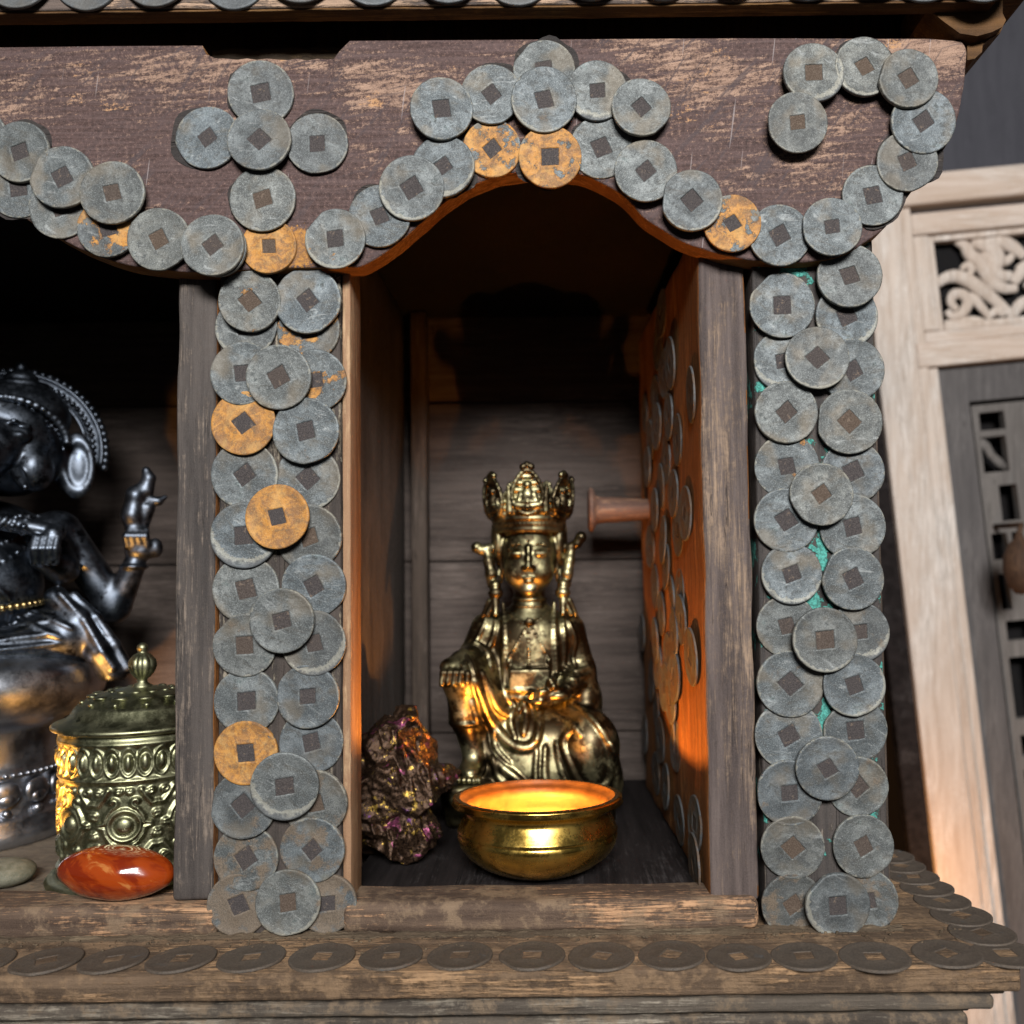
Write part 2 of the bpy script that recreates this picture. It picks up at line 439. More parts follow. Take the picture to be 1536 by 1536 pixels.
M = {}
M['coin'] = coin_mat('aged_coin_metal')
M['coin_dusty'] = coin_mat('dusty_coin_metal', 1.0, (.03, .023, .018), (.118, .088, .062))
M['coin_brown'] = coin_mat('brown_coin_metal', .5, (.035, .022, .014), (.13, .08, .045))
M['glue'] = wood('old_glue', (.022, .02, .02), (.045, .039, .037), (.1, .085, .075), .25, 'x', bump=.9, pscale=.04)
YA_ = -25.0
def arch_mat():
    t = NT('worn_purple_brown_board'); ci = t.coord(); cg = t.coord((.16, 1, 1), rot=(0, .12, 0)); cl = t.coord((.05, 1, 1))
    big = t.noise(t.coord((.45, 1, 1), off=(2.2, 0, 1.1)), .0075, 5, .6, .4); gr = t.noise(cg, .12, 6, .72); ln = t.noise(cl, .16, 4, .7); pit = t.noise(ci, .16, 5, .75); fin = t.noise(ci, .6, 4, .8)
    sx = t.N('ShaderNodeSeparateXYZ'); t.L(t.tc.outputs['Object'], sx.inputs[0])
    zz = t.ramp(t.math('MULTIPLY', sx.outputs[2], 1 / S), 1900, 2230, -.075, .035); xx = t.ramp(t.math('MULTIPLY', sx.outputs[0], 1 / S), 150, 480, 0, .065)
    col = t.mix(t.ramp(pit, .3, .7), (.026, .014, .012), (.088, .052, .047)); col = t.mix(t.ramp(ln, .38, .66, 0, .6), col, (.115, .077, .074))
    w = t.math('ADD', t.math('MULTIPLY', big, .8), t.math('MULTIPLY', t.math('SUBTRACT', gr, .5), .75)); w = t.math('ADD', w, t.math('MULTIPLY', t.math('SUBTRACT', pit, .5), .6)); w = t.math('ADD', t.math('ADD', t.math('ADD', w, .09), zz), xx)
    w = t.math('ADD', w, t.math('MULTIPLY', t.math('SUBTRACT', fin, .5), .22))
    wf = t.math('MULTIPLY', t.ramp(w, .53, .67), .9); col = t.mix(wf, col, t.mix(t.ramp(t.math('ADD', t.math('MULTIPLY', gr, .6), t.math('MULTIPLY', fin, .4)), .35, .65), (.12, .07, .05), (.38, .25, .18)))
    sk = t.ramp(t.math('ADD', t.math('MULTIPLY', pit, .7), t.math('MULTIPLY', fin, .3)), .54, .64, 0, .6); col = t.mix(sk, col, (.25, .165, .135)); col = t.mix(t.ramp(pit, .44, .32, 0, .5), col, (.02, .014, .015))
    of = t.ramp(t.math('ADD', t.noise(t.coord((.35, 1, 1), off=(21, 3, 5)), .016, 5, .65), t.math('MULTIPLY', t.math('SUBTRACT', pit, .5), .2)), .62, .66, 0, .85); of = t.math('MULTIPLY', of, t.ramp(wf, .2, .6)); col = t.mix(of, col, t.mix(pit, (.3, .15, .06), (.5, .29, .15)))
    op = P(440, 372, YA_); o0 = Vector((0, 100, P(700, 1397, 0).z - 900)); dx = t.math('SUBTRACT', t.math('MULTIPLY', sx.outputs[0], 1 / S), op.x); dz = t.math('SUBTRACT', t.math('MULTIPLY', sx.outputs[2], 1 / S), op.z - o0.z)
    rd = t.math('SQRT', t.math('ADD', t.math('MULTIPLY', t.math('MULTIPLY', dx, dx), .35), t.math('MULTIPLY', dz, dz))); rd = t.math('ADD', rd, t.math('MULTIPLY', t.math('SUBTRACT', pit, .5), 60))
    col = t.mix(t.ramp(rd, 33, 25), col, t.mix(t.ramp(pit, .35, .62), (.42, .2, .045), (.2, .1, .04)))
    for ang, sc_, amt in ((.8, .075, .75), (1.0, .11, .6), (.25, .16, .5)):
        cs = t.coord((.045, 1, 1), rot=(0, ang, 0), off=(ang * 3, 0, 0)); q = t.math('MULTIPLY', t.ramp(t.noise(cs, sc_, 3, .6), .585, .65), t.ramp(t.math('ADD', big, xx), .4, .6, .1, amt)); col = t.mix(q, col, (.055, .042, .046))
    cs = t.coord((.03, 1, 1), rot=(0, 1.45, 0)); col = t.mix(t.ramp(t.noise(cs, .2, 2, .5), .69, .72, 0, .4), col, (.38, .34, .34))
    col = t.mix(t.ramp(fin, .48, .3, 0, .5), col, (.045, .035, .038)); col = t.mix(t.ramp(fin, .54, .72, 0, .35), col, (.42, .34, .3))
    t.bump(t.math('ADD', t.math('ADD', t.math('MULTIPLY', pit, .6), t.math('MULTIPLY', gr, .6)), t.math('ADD', t.math('MULTIPLY', fin, .3), t.math('MULTIPLY', wf, .2))), .5, 4)
    return t.fin(col, .72, 0, .25)
M['arch'] = arch_mat()
t = NT('hole_fill'); ci = t.coord(per_object=True); oi = t.N('ShaderNodeObjectInfo'); a = t.noise(ci, .12, 4, .75); b = t.noise(ci, .6, 3, .8)
col = t.mix(t.ramp(oi.outputs['Random'], .55, .95), (.05, .044, .046), (.105, .07, .045)); col = t.mix(t.ramp(b, .35, .7), t.mix(.5, col, (.02, .018, .018)), t.mix(.35, col, (.16, .14, .13))); col = t.mix(t.ramp(a, .58, .66, 0, .7), col, (.17, .13, .1))
t.bump(t.math('ADD', a, b), .7, 2); M['hole_fill'] = t.fin(col, .85, 0, .2)
M['raw'] = wood('raw_orange_timber', (.16, .07, .02), (.28, .13, .04), (.45, .24, .09), .5, 'x', bump=.4)
M['door_edge'] = wood('grey_brown_door_timber', (.035, .027, .026), (.115, .09, .082), (.34, .24, .16), .32, 'z', .34, 0, pscale=.009, seed=5, bump=.5)
M['door_edge_dark'] = wood('dark_door_timber', (.03, .026, .025), (.075, .064, .058), (.2, .16, .13), .36, 'z', .2, 0, pscale=.01, seed=15, bump=.45)
M['door_face'] = wood('red_brown_door_face', (.07, .028, .01), (.22, .085, .022), (.38, .18, .06), .35, 'z', .25, pscale=.01, seed=9, bump=.7)
M['strip'] = wood('light_brown_strip', (.16, .09, .05), (.26, .155, .09), (.4, .27, .16), .45, 'z', .2, bump=.3, seed=2)
M['pil_l'] = wood('pillar_board_left', (.03, .026, .024), (.07, .057, .05), (.3, .26, .2), .3, 'z', .1, chips=(((.5, .47, .38), .03, .63),), seed=8, bump=.8, pscale=.03)
M['pil_r'] = wood('pillar_board_right', (.03, .028, .028), (.07, .06, .055), (.2, .17, .14), .25, 'z', .1, chips=(((.09, .42, .36), .022, .555),), seed=4, bump=.8, pscale=.03)
M['plinth'] = wood('dusty_plinth_timber', (.045, .03, .02), (.155, .105, .068), (.42, .26, .14), .44, 'x', .15, 0, (.25, .165, .097), .42, bump=.9, seed=6)
M['plinth_grey'] = wood('grey_plinth_moulding', (.025, .02, .017), (.1, .083, .066), (.34, .3, .24), .44, 'x', .2, 0, (.2, .145, .095), .36, bump=.7, seed=11)
M['sill'] = wood('dusty_sill_timber', (.04, .026, .02), (.125, .085, .06), (.5, .29, .16), .35, 'x', .12, 0, (.22, .155, .1), .36, bump=.6, seed=21)
M['inner'] = wood('niche_timber', (.022, .016, .012), (.06, .044, .034), (.11, .085, .07), .4, 'z', .3, bump=.35, seed=1)
M['inner_h'] = wood('niche_back_timber', (.028, .021, .018), (.075, .058, .05), (.13, .105, .092), .4, 'x', .3, bump=.35, seed=17, pscale=.006)
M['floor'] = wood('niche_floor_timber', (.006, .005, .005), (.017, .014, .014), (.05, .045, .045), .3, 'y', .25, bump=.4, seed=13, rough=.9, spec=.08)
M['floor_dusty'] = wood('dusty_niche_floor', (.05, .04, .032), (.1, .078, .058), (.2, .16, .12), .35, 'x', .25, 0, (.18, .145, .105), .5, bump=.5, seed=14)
M['eave'] = wood('eave_timber', (.035, .018, .008), (.11, .055, .02), (.22, .12, .045), .4, 'x', .2, bump=.6, seed=23)
M['eave_front'] = wood('eave_front_board', (.05, .042, .04), (.13, .1, .085), (.42, .29, .2), .5, 'x', .12, seed=24, bump=.7)
M['pale'] = wood('pale_carved_timber', (.36, .27, .215), (.52, .43, .37), (.64, .58, .54), .5, 'z', .3, 0, pscale=.006, seed=31, bump=.25, rough=.7)
M['pale_x'] = wood('pale_rail_timber', (.38, .275, .21), (.52, .42, .36), (.64, .57, .52), .5, 'x', .3, 0, pscale=.006, seed=33, bump=.25, rough=.7)
M['greydoor'] = wood('grey_door_slab', (.06, .056, .056), (.095, .088, .087), (.14, .13, .127), .4, 'z', .3, seed=35, bump=.2)
M['lattice'] = wood('grey_lattice', (.085, .076, .072), (.13, .12, .112), (.19, .175, .165), .4, 'z', .3, seed=36, bump=.2)
M['wall'] = wood('dark_slate_wall', (.055, .055, .066), (.075, .075, .088), (.085, .085, .1), .4, 'z', .4, seed=40, bump=.1, rough=.85)
M['bulb'] = wood('brown_turned_wood', (.03, .016, .01), (.07, .036, .02), (.14, .08, .045), .35, 'z', .3, bump=.2, seed=66)
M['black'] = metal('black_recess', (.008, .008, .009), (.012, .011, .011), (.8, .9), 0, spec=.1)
M['brass'] = metal('aged_brass', (.17, .15, .078), (.35, .322, .185), (.31, .47), 1, .022, .02, ((.06, .047, .027), .018, .44))
M['brass_dark'] = metal('tarnished_brass', (.2, .14, .06), (.32, .235, .1), (.26, .42), 1, .03, .12, ((.05, .034, .015), .03, .56))
M['bowl'] = metal('polished_brass', (.58, .37, .08), (.66, .44, .11), (.17, .34), 1, .02, .05, ((.4, .2, .045), .02, .62), fine=.25)
M['bowl_in'] = metal('bowl_lining', (.05, .022, .0045), (.075, .035, .0075), (.45, .6), .5, .03, .3, ((.06, .025, .006), .04, .56))
M['bronze'] = metal('dark_blue_bronze', (.05, .06, .076), (.105, .121, .147), (.33, .5), 1, .03, .05, ((.014, .015, .018), .03, .56))
M['bronze_sheen'] = metal('bronze_painted_sheen', (.3, .315, .35), (.42, .44, .48), (.3, .46), 1, .02, .03, ((.1, .1, .115), .03, .63))  # pedestal bronze lightened, the window's silvery sheen put into its colour
M['gilt'] = metal('rubbed_gilt', (.3, .22, .1), (.5, .37, .16), (.25, .4), 1)
M['pot'] = metal('green_brass', (.19, .195, .115), (.30, .30, .19), (.36, .5), 1, .05, .05, ((.08, .085, .05), .04, .6))
M['wax'] = metal('wax', (.5, .33, .15), (.55, .38, .18), (.4, .5), 0)

t = NT('amber_stone')
ci = t.coord((.45, 1, 1.3), rot=(0, -.5, 0)); st = t.noise(ci, .03, 4, .55, 1.2)
col = t.mix(t.ramp(st, .4, .56), (.16, .016, .003), (.27, .04, .005)); col = t.mix(t.ramp(st, .58, .68), col, (.4, .14, .035))
t.b.inputs['Subsurface Weight'].default_value = .12; t.b.inputs['Subsurface Radius'].default_value = (.004, .0012, .0004)
t.b.inputs['Subsurface Scale'].default_value = 1
M['amber'] = t.fin(col, .12, 0, .5, .6)

t = NT('peacock_ore')
ci = t.coord(); a = t.noise(ci, .022, 5, .7, .5); b = t.noise(ci, .3, 4, .8); v = t.N('ShaderNodeTexVoronoi'); v.inputs['Scale'].default_value = .09; t.L(ci, v.inputs['Vector'])
v2 = t.N('ShaderNodeTexVoronoi'); v2.inputs['Scale'].default_value = .3; t.L(ci, v2.inputs['Vector'])
col = t.mix(t.ramp(b, .35, .65), (.015, .009, .007), (.085, .05, .03))
col = t.mix(t.ramp(a, .585, .64, 0, .8), col, (.3, .07, .17)); col = t.mix(t.ramp(a, .38, .32, 0, .9), col, (.14, .05, .2))
col = t.mix(t.ramp(t.noise(t.coord(off=(9, 4, 2)), .04, 5, .75), .58, .64, 0, .95), col, (.5, .33, .07))
h = t.math('ADD', t.math('MULTIPLY', v.outputs['Distance'], 1.1), t.math('MULTIPLY', b, .3)); t.bump(h, .5, 4)
M['ore'] = t.fin(col, t.ramp(b, .35, .65, .32, .62), .85, .5)
M['grey_stone'] = metal('grey_green_stone', (.10, .1, .07), (.17, .165, .125), (.6, .8), 0, .06, .4, spec=.3)

t = NT('flame'); em = t.N('ShaderNodeEmission'); em.inputs[0].default_value = (1, .37, .06, 1); em.inputs[1].default_value = 6500; t.L(em.outputs[0], t.out.inputs[0]); M['flame'] = t.m
M['wick'] = M['black']

# ------------------------------------------------------------------ coins
def coin_mesh(seed, R=46.0, a=12.5, t=4.4, n=64):
    rr = random.Random(seed); V = []; Fc = []; mats = []
    off = Vector((seed * 3.1, seed * 1.7, 0)); sq = rr.uniform(.9, 1.12); skew = rr.uniform(-.1, .1)
    chip_a = rr.uniform(0, 2 * PI); chip = rr.choice((0, 0, 1.5, 3.0))
    def circ(r, z):
        for i in range(n):
            an = 2 * PI * i / n
            w = 1 + .014 * noise.noise(Vector((math.cos(an), math.sin(an), seed))) + .006 * noise.noise(Vector((5 * math.cos(an), 5 * math.sin(an), seed)))
            d = math.cos(an - chip_a); q = r * w - (chip * max(0, (d - .93) / .07) if r > 38 else 0)
            V.append((q * math.cos(an), q * math.sin(an), z + .7 * noise.noise(Vector((q * math.cos(an) * .06, q * math.sin(an) * .06, seed * 2.0))) * (z > 1)))
    def sqr(h, z):
        for i in range(n):
            an = 2 * PI * i / n + 1e-6; c, s_ = math.cos(an), math.sin(an)
            k = h / max(abs(c), abs(s_)); x, y = k * c * sq, k * s_
            x += y * skew; w = .5 * noise.noise(Vector((x * .2, y * .2, seed)))
            V.append((x + w, y + w, z))
    circ(R, 0); circ(R, t - 1.1); circ(R - .5, t - .4); circ(R - 1.4, t); circ(R - 3.4, t); circ(R - 5.4, t - .7); circ(30, t - .75)
    sqr(a + 3.6, t - .72); sqr(a + 2.4, t - .35); sqr(a + .8, t - .35); sqr(a - .2, t - .8); sqr(a - .6, t - 1.5)
    rings = 12
    for j in range(rings - 1):
        for i in range(n):
            Fc.append((j * n + i, j * n + (i + 1) % n, (j + 1) * n + (i + 1) % n, (j + 1) * n + i)); mats.append(0)
    Fc.append(tuple((rings - 1) * n + i for i in range(n))); mats.append(1)
    return V, Fc, mats

VAR = 7
COINS = []
for s_ in range(VAR):
    V, Fc, mt = coin_mesh(s_ + 1, a=(12.5, 11.5, 13.2, 12, 12.8, 11, 13)[s_])
    COINS.append((V, Fc, mt))
COIN_ME = []
for V, Fc, mt in COINS:
    me = bpy.data.meshes.new('coin'); me.from_pydata([(x * S, y * S, z * S) for x, y, z in V], [], Fc)
    me.polygons.foreach_set('material_index', np.array(mt, dtype=np.int32)); me.polygons.foreach_set('use_smooth', np.ones(len(Fc), dtype=bool))
    me.materials.append(M['coin']); me.materials.append(M['hole_fill']); me.update(); me.set_sharp_from_angle(angle=math.radians(50)); COIN_ME.append(me)

FRONT = Matrix(((1, 0, 0), (0, 0, -1), (0, 1, 0)))           # coin's +z towards the viewer (-y)

def coin_basis(spin, tx, ty, base=FRONT):
    return base @ Matrix.Rotation(ty, 3, 'Y') @ Matrix.Rotation(tx, 3, 'X') @ Matrix.Rotation(spin, 3, 'Z')

ncoin = [0]
def place_coin(parent, px, py, r, layer, y0, spin, rust=0, dust=0, label=None):
    y = y0 - layer * 4.0 - rnd.uniform(0, .9)
    p = P(px, py, y - 5); p.y = y
    me = COIN_ME[ncoin[0] % VAR]; ncoin[0] += 1
    o = bpy.data.objects.new('coin', me); COL.objects.link(o)
    k = r * K(p) / 46.0 * rnd.uniform(.965, 1.03)
    tl = math.radians(3.0)
    R = coin_basis(math.radians(spin), rnd.uniform(-tl, tl), rnd.uniform(-tl, tl)).to_4x4()
    o.parent = parent
    o.matrix_local = Matrix.Translation((p - ORI[parent.name]) * S) @ R @ Matrix.Diagonal((k, k, rnd.uniform(.75, 1.3), 1))
    o['rust'] = float(rust); o['dust'] = float(dust)
    ca = math.radians(-90 - spin + rnd.uniform(-45, 45)); cr_ = rnd.uniform(0, 14) if rnd.random() < .33 else 0.0
    o['imprint_x'] = -cr_ * math.cos(ca); o['imprint_y'] = -cr_ * math.sin(ca)
    if label: o['label'] = label
    return o

# ================================================================== THE SHRINE CABINET
ZL = P(700, 1397, 0).z                       # top of the plinth
shrine = thing('shrine_cabinet', 'old dark wooden altar cabinet studded with round square-holed coins, its niches holding figures', 'cabinet', (0, 100, ZL - 900))

# ---- arch board (cut to a scalloped outline)
low = [(-330, 395), (-250, 400), (-190, 385), (-140, 340), (-90, 290), (-50, 270), (0, 300), (50, 335), (110, 368), (170, 392), (230, 403), (300, 408), (380, 403), (450, 402), (520, 401), (548, 396), (598, 364), (648, 320), (700, 282), (745, 264),
       (790, 257), (840, 257), (885, 266), (930, 291), (975, 332), (1030, 364), (1090, 384), (1150, 392), (1215, 392), (1262, 384), (1300, 362), (1330, 338), (1358, 300), (1392, 258),
       (1418, 222), (1436, 180), (1446, 130), (1450, 88), (1449, 70), (1442, 60)]
lowc = smooth_pts([(x, 0, y) for x, y in low], 7)
YA = -25.0
pts = []
for i, p in enumerate(lowc):
    q = P(p.x, p.z, YA)
    w = noise.noise_vector(Vector((q.x * .03, q.z * .03, 2.0))) * 1.6
    pts.append((q.x + w.x, q.z + w.z))
ztop = 0
tz = lambda px, py: (P(px, py, YA).x, P(px, py, YA).z)
notch = [tz(524, 60), tz(508, 76), tz(500, 87)] + [tz(490 - 15 * i, 88 + rnd.uniform(-2, 3)) for i in range(11)] + [tz(322, 86), tz(309, 80), tz(303, 67)]
outline = [tz(-330, 74), tz(-40, 69)][:1] + pts + [tz(1395, 57), tz(1100, 56), tz(800, 58)] + notch + [tz(150, 68)]
ztop = 1e9
bm = bmesh.new()
fv = [bm.verts.new((x, YA, z)) for x, z in outline]; bv = [bm.verts.new((x, 14, z)) for x, z in outline]
ff = bm.faces.new(fv); bm.faces.new(bv[::-1]); n = len(fv)
for i in range(n): bm.faces.new((fv[i], bv[i], bv[(i + 1) % n], fv[(i + 1) % n]))
bmesh.ops.recalc_face_normals(bm, faces=bm.faces[:])
fe = [e for e in bm.edges if abs(e.verts[0].co.y - YA) < .01 and abs(e.verts[1].co.y - YA) < .01 and e.calc_length() < 1e6]
bmesh.ops.bevel(bm, geom=fe, offset=3.2, segments=3, profile=.5, affect='EDGES')
bm.normal_update()
me = bpy.data.meshes.new('arch')
for f in bm.faces: f.material_index = 1 if abs(f.normal.y) < .45 else 0; f.smooth = False
bm.to_mesh(me); bm.free(); me.materials.append(M['arch']); me.materials.append(M['raw'])
arch = link('arch_board', me, shrine)

ARCH = [  # px, py, r, layer, spin, rust, dust
 (-36, 206, 46, 1, 20, 0, 0), (29, 227, 46, 2, 18, 0, 0), (92, 265, 47, 3, 28, 0, 0), (167, 288, 50, 4, 12, .05, 0),
 (26, 281, 46, 0, 8, 0, .2), (89, 311, 46, 0, 22, 0, 0), (161, 341, 46, 1, 14, .55, 0),
 (237, 358, 47, 2, 30, 0, 0), (318, 367, 47, 4, 40, 0, 0), (326, 371, 44, 2, 0, 0, 0), (403, 369, 43, -.6, 0, .95, .2),
 (390, 138, 48, 1, 12, 0, 0), (310, 205, 47, 0, 38, 0, 0), (388, 208, 49, 3, 42, .12, 0), (475, 214, 46, 1, 5, .05, 0), (393, 297, 49, 1, 18, .14, 0),
 (502, 357, 47, 2, 6, .3, 0), (569, 323, 46, 1, 20, 0, 0), (617, 281, 48, 3, 32, .08, .1), (664, 249, 47, 2, 35, 0, .1),
 (662, 162, 47, 4, 5, 0, .15), (737, 140, 45, 2, 40, .08, .15), (738, 222, 43, 0, 40, .62, 0),
 (816, 103, 48, 0, 8, .06, 0), (816, 148, 48, 4, 12, .2, .15), (825, 234, 47, 2, 3, .72, 0),
 (896, 135, 45, 2, 5, 0, .1), (902, 220, 46, 0, 20, 0, 0), (962, 160, 46, 4, 42, .12, 0), (969, 255, 47, 3, 40, .05, 0),
 (1038, 300, 46, 4, 40, .12, 0), (1099, 334, 44, 2, 28, .6, 0), (1170, 352, 47, 1, 30, 0, .1), (1249, 339, 45, 3, 8, .12, 0),
 (1310, 292, 46, 1, 10, 0, .1), (1362, 241, 47, 2, 25, 0, .1), (1386, 181, 48, 3, 35, 0, 0), (1363, 117, 45, 4.5, 30, .05, 0),
 (1297, 99, 46, 2.5, 28, .08, 0), (1221, 108, 47, 3.5, 2, 0, 0), (1197, 182, 47, 4.6, 8, .06, 0)]
for px, py, r, l, sp, ru, du in ARCH:
    place_coin(arch, px, py, r, l, YA - .4, sp, ru, du, 'ochre corroded coin' if ru > .5 else None)

m = MB()
for i, (px, py, r, l, sp, ru, du) in enumerate(ARCH):
    if l > 2.7 or py > 330: continue
    p = P(px + rnd.uniform(-6, 6), py + rnd.uniform(-3, 7), YA); n_ = 30; yq = YA - .35 - .05 * i
    V = [(p.x, yq - .5, p.z)] + [(p.x + (r + 1 + 9 * noise.noise(Vector((math.cos(2 * PI * k / n_) * 1.6, math.sin(2 * PI * k / n_) * 1.6, i * 3.3)))) * math.cos(2 * PI * k / n_), yq, p.z + (r + 1 + 9 * noise.noise(Vector((math.cos(2 * PI * k / n_) * 1.6, math.sin(2 * PI * k / n_) * 1.6, i * 3.3)))) * math.sin(2 * PI * k / n_)) for k in range(n_)]
    m.add(V, [(0, 1 + (k + 1) % n_, 1 + k) for k in range(n_)])
o = m.build('glue_smear', M['glue'], arch); o['kind'] = 'stuff'
# ---- pillars
def pillar(x0, x1, mat, name='pillar'):
    a = P(x0, 900, 0).x; b = P(x1, 900, 0).x
    bm = rough_box(a, b, 0, 72, ZL - 2, P(700, 300, 0).z, 3, 40, 1.0, .02, seed=int(x0))
    m = MB(); m.bm(bm, 0, True); return m.build(name, mat, shrine)
PIL_L = pillar(328, 511, M['pil_l']); PIL_R = pillar(1139, 1322, M['pil_r'])
LEFT = [
 (374, 451, 46, 3, 35, .28, 0), (461, 450, 47, 3, 40, .1, 0), (368, 489, 46, 0, 10, .05, 0), (462, 494, 46, 0, 10, .4, .1),
 (363, 560, 46, 1, 4, 0, 0), (417, 565, 47, 4, 30, .08, .05), (472, 570, 44, 1, 8, .42, .15), (364, 634, 46, 2, 35, .8, 0), (458, 646, 49, 2.6, 15, 0, .15),
 (366, 712, 47, 0, 38, 0, .1), (461, 717, 47, 0, 42, 0, .05), (415, 775, 47, 4, 12, 1, 0), (365, 803, 47, 1, 4, 0, .05), (463, 806, 47, 0, 20, 0, .1),
 (368, 884, 47, 0, 12, 0, .2), (470, 879, 46, 0, 30, .05, .15), (422, 931, 48, 4, 15, .12, .05), (366, 968, 47, 1, 3, 0, .15), (470, 965, 46, 1, 10, .14, .1),
 (369, 1052, 47, 0, 5, 0, .25), (461, 1045, 47, 1, 5, 0, .15), (368, 1130, 47, 1, 3, .95, 0), (466, 1114, 46, 0, 15, 0, .2), (426, 1180, 49, 4, 8, .14, .2),
 (364, 1209, 47, 1, 40, 0, .25), (472, 1205, 46, 0, 10, .08, .45), (368, 1288, 47, 0, 35, .1, .6), (468, 1275, 46, 1, 42, 0, .55),
 (357, 1358, 45, 0, 20, 0, .85), (431, 1355, 48, 3, 8, 0, .35), (490, 1356, 43, 0, 5, 0, .8)]
RIGHT = [
 (1174, 457, 46, 2, 2, 0, .05), (1275, 413, 46, 4, 15, 0, 0), (1271, 473, 46, 1, 25, .05, .05), (1176, 541, 45, 0, 10, 0, .05), (1227, 536, 46, 4, 38, 0, 0), (1280, 555, 46, 1, 32, 0, .1),
 (1180, 618, 46, 1, 42, 0, 0), (1275, 632, 46, 2, 42, .12, .1), (1181, 699, 45, 0, 8, .2, .1), (1280, 707, 45, 0, 25, .05, .2), (1233, 741, 46, 4, 35, .05, .05),
 (1180, 780, 46, 1, 30, 0, .15), (1280, 790, 46, 1, 15, 0, .1), (1188, 861, 45, 1, 20, 0, .15), (1280, 868, 46, 2, 25, 0, .1), (1181, 939, 45, 0, 12, .1, .15), (1238, 960, 47, 4, 5, 0, 0), (1290, 948, 43, 0, 5, 0, .3),
 (1186, 1026, 47, 0, 38, 0, .25), (1282, 1028, 46, 2, 20, 0, .1), (1184, 1104, 47, 0, 30, 0, .3), (1284, 1096, 46, 0, 6, 0, .2), (1242, 1153, 47, 4, 28, 0, .05), (1287, 1180, 44, 0, 40, 0, .35), (1185, 1190, 46, 1, 6, 0, .2),
 (1190, 1272, 46, 1, 38, 0, .2), (1296, 1270, 46, 1, 28, 0, .2), (1190, 1358, 46, 0, 35, 0, .55), (1257, 1359, 46, 4, 4, 0, .1), (1303, 1352, 42, 0, 5, 0, .55)]
for par, lst in ((PIL_L, LEFT), (PIL_R, RIGHT)):
    for px, py, r, l, sp, ru, du in lst:
        place_coin(par, px, py, r * 1.045, l, -.6, sp, ru, du, 'bright ochre corroded coin' if ru > .75 else ('reddish brown dusty coin' if (px, py) == (368, 1288) else None))

# ---- remaining coins of the cabinet: edging of the plinth, eave edging, coins on the open door's face (one part)
rest = MB(); q_ = [0]
def rest_coin(center, R3, k, mat=0, thick=1.1):
    V, Fc, mt = COINS[q_[0] % VAR]; q_[0] += 1
    c = Vector(center)
    vs = [c + R3 @ Vector((x * k, y * k, z * thick)) for x, y, z in V]
    b = len(rest.v); rest.v += [tuple(v) for v in vs]
    for f, m_ in zip(Fc, mt): rest.f.append(tuple(i + b for i in f)); rest.m.append((4 if mat == 1 else 2) if m_ else mat); rest.s.append(True)

LEDGE = [(-135, 1441, 51), (-32, 1440, 51), (70, 1439, 52), (170, 1437, 51), (272, 1436, 52), (377, 1434, 52), (483, 1433, 51), (587, 1432, 50), (690, 1431, 51), (798, 1431, 52), (902, 1432, 52), (1007, 1430, 52), (1108, 1433, 50), (1206, 1432, 51), (1312, 1433, 54), (1420, 1428, 52),
         (1508, 1428, 52), (1473, 1397, 49), (1441, 1371, 45), (1413, 1349, 42), (1390, 1330, 40), (1370, 1313, 38), (1352, 1297, 36), (1336, 1283, 35)]
for i, (px, py, r) in enumerate(LEDGE):
    p = PZ(px, py, ZL + 3)
    sp = rnd.uniform(0, 6.28); R3 = Matrix.Rotation(rnd.uniform(-.05, -.02), 3, 'Y') @ Matrix.Rotation(rnd.uniform(-.045, -.02), 3, 'X') @ Matrix.Rotation(sp, 3, 'Z')
    rest_coin((p.x, p.y, ZL - .9), R3, r * K(p) / 46 * .96, 1, .8)
YE = -66.0
EAVE = [(-70, 24), (32, 22), (132, 21), (237, 18), (352, 19), (453, 12), (561, 14), (672, 14), (777, 12), (887, 8), (994, 7), (1098, 5), (1209, 6), (1309, 5), (1385, 8), (1468, 11)]
for i, (px, b) in enumerate(EAVE):
    p = P(px, b - 54, YE); tl = .04
    rest_coin((p.x, YE - .5 - (i % 2) * 5.4, p.z), coin_basis(rnd.uniform(0, 6), rnd.uniform(-tl, tl), rnd.uniform(-tl, tl)), 54 * K(p) / 46 * rnd.uniform(.97, 1.03), 0)

# ---- doors standing open (seen edge on)
def door_box(name, x0, x1, y0, y1, z0, z1, ang, mats, seed):
    bm = rough_box(x0, x1, y0, y1, z0, z1, 7, 22, 2.4, .011, seed=seed, axes=(1, 2), seg=3, fine=.7)
    bmesh.ops.rotate(bm, cent=(x0, y0, 0), matrix=Matrix.Rotation(ang, 3, 'Z'), verts=bm.verts[:])
    bm.normal_update(); m = MB(); bm.verts.index_update()
    m.add([v.co[:] for v in bm.verts], [[v.index for v in f.verts] for f in bm.faces], 0, True)
    m.m = [1 if abs(f.normal.x) > .75 else 0 for f in bm.faces]; bm.free()
    return m.build(name, mats, shrine)
dp = P(1057, 900, 8); DX0 = dp.x; DX1 = P(1130, 900, 8).x
DZ0 = P(1095, 1352, 8).z; DANG = math.radians(2.0)
door_r = door_box('door', DX0, DX1, 8, 680, DZ0, P(1090, 330, 8).z, DANG, [M['door_edge'], M['door_face']], 5)
LX0, LX1 = P(262, 900, 8).x, P(322, 900, 8).x
door_l = door_box('door', LX0, LX1, 8, 520, P(290, 1352, 8).z, P(290, 330, 8).z, 0.0, [M['door_edge_dark'], M['door_face']], 9)

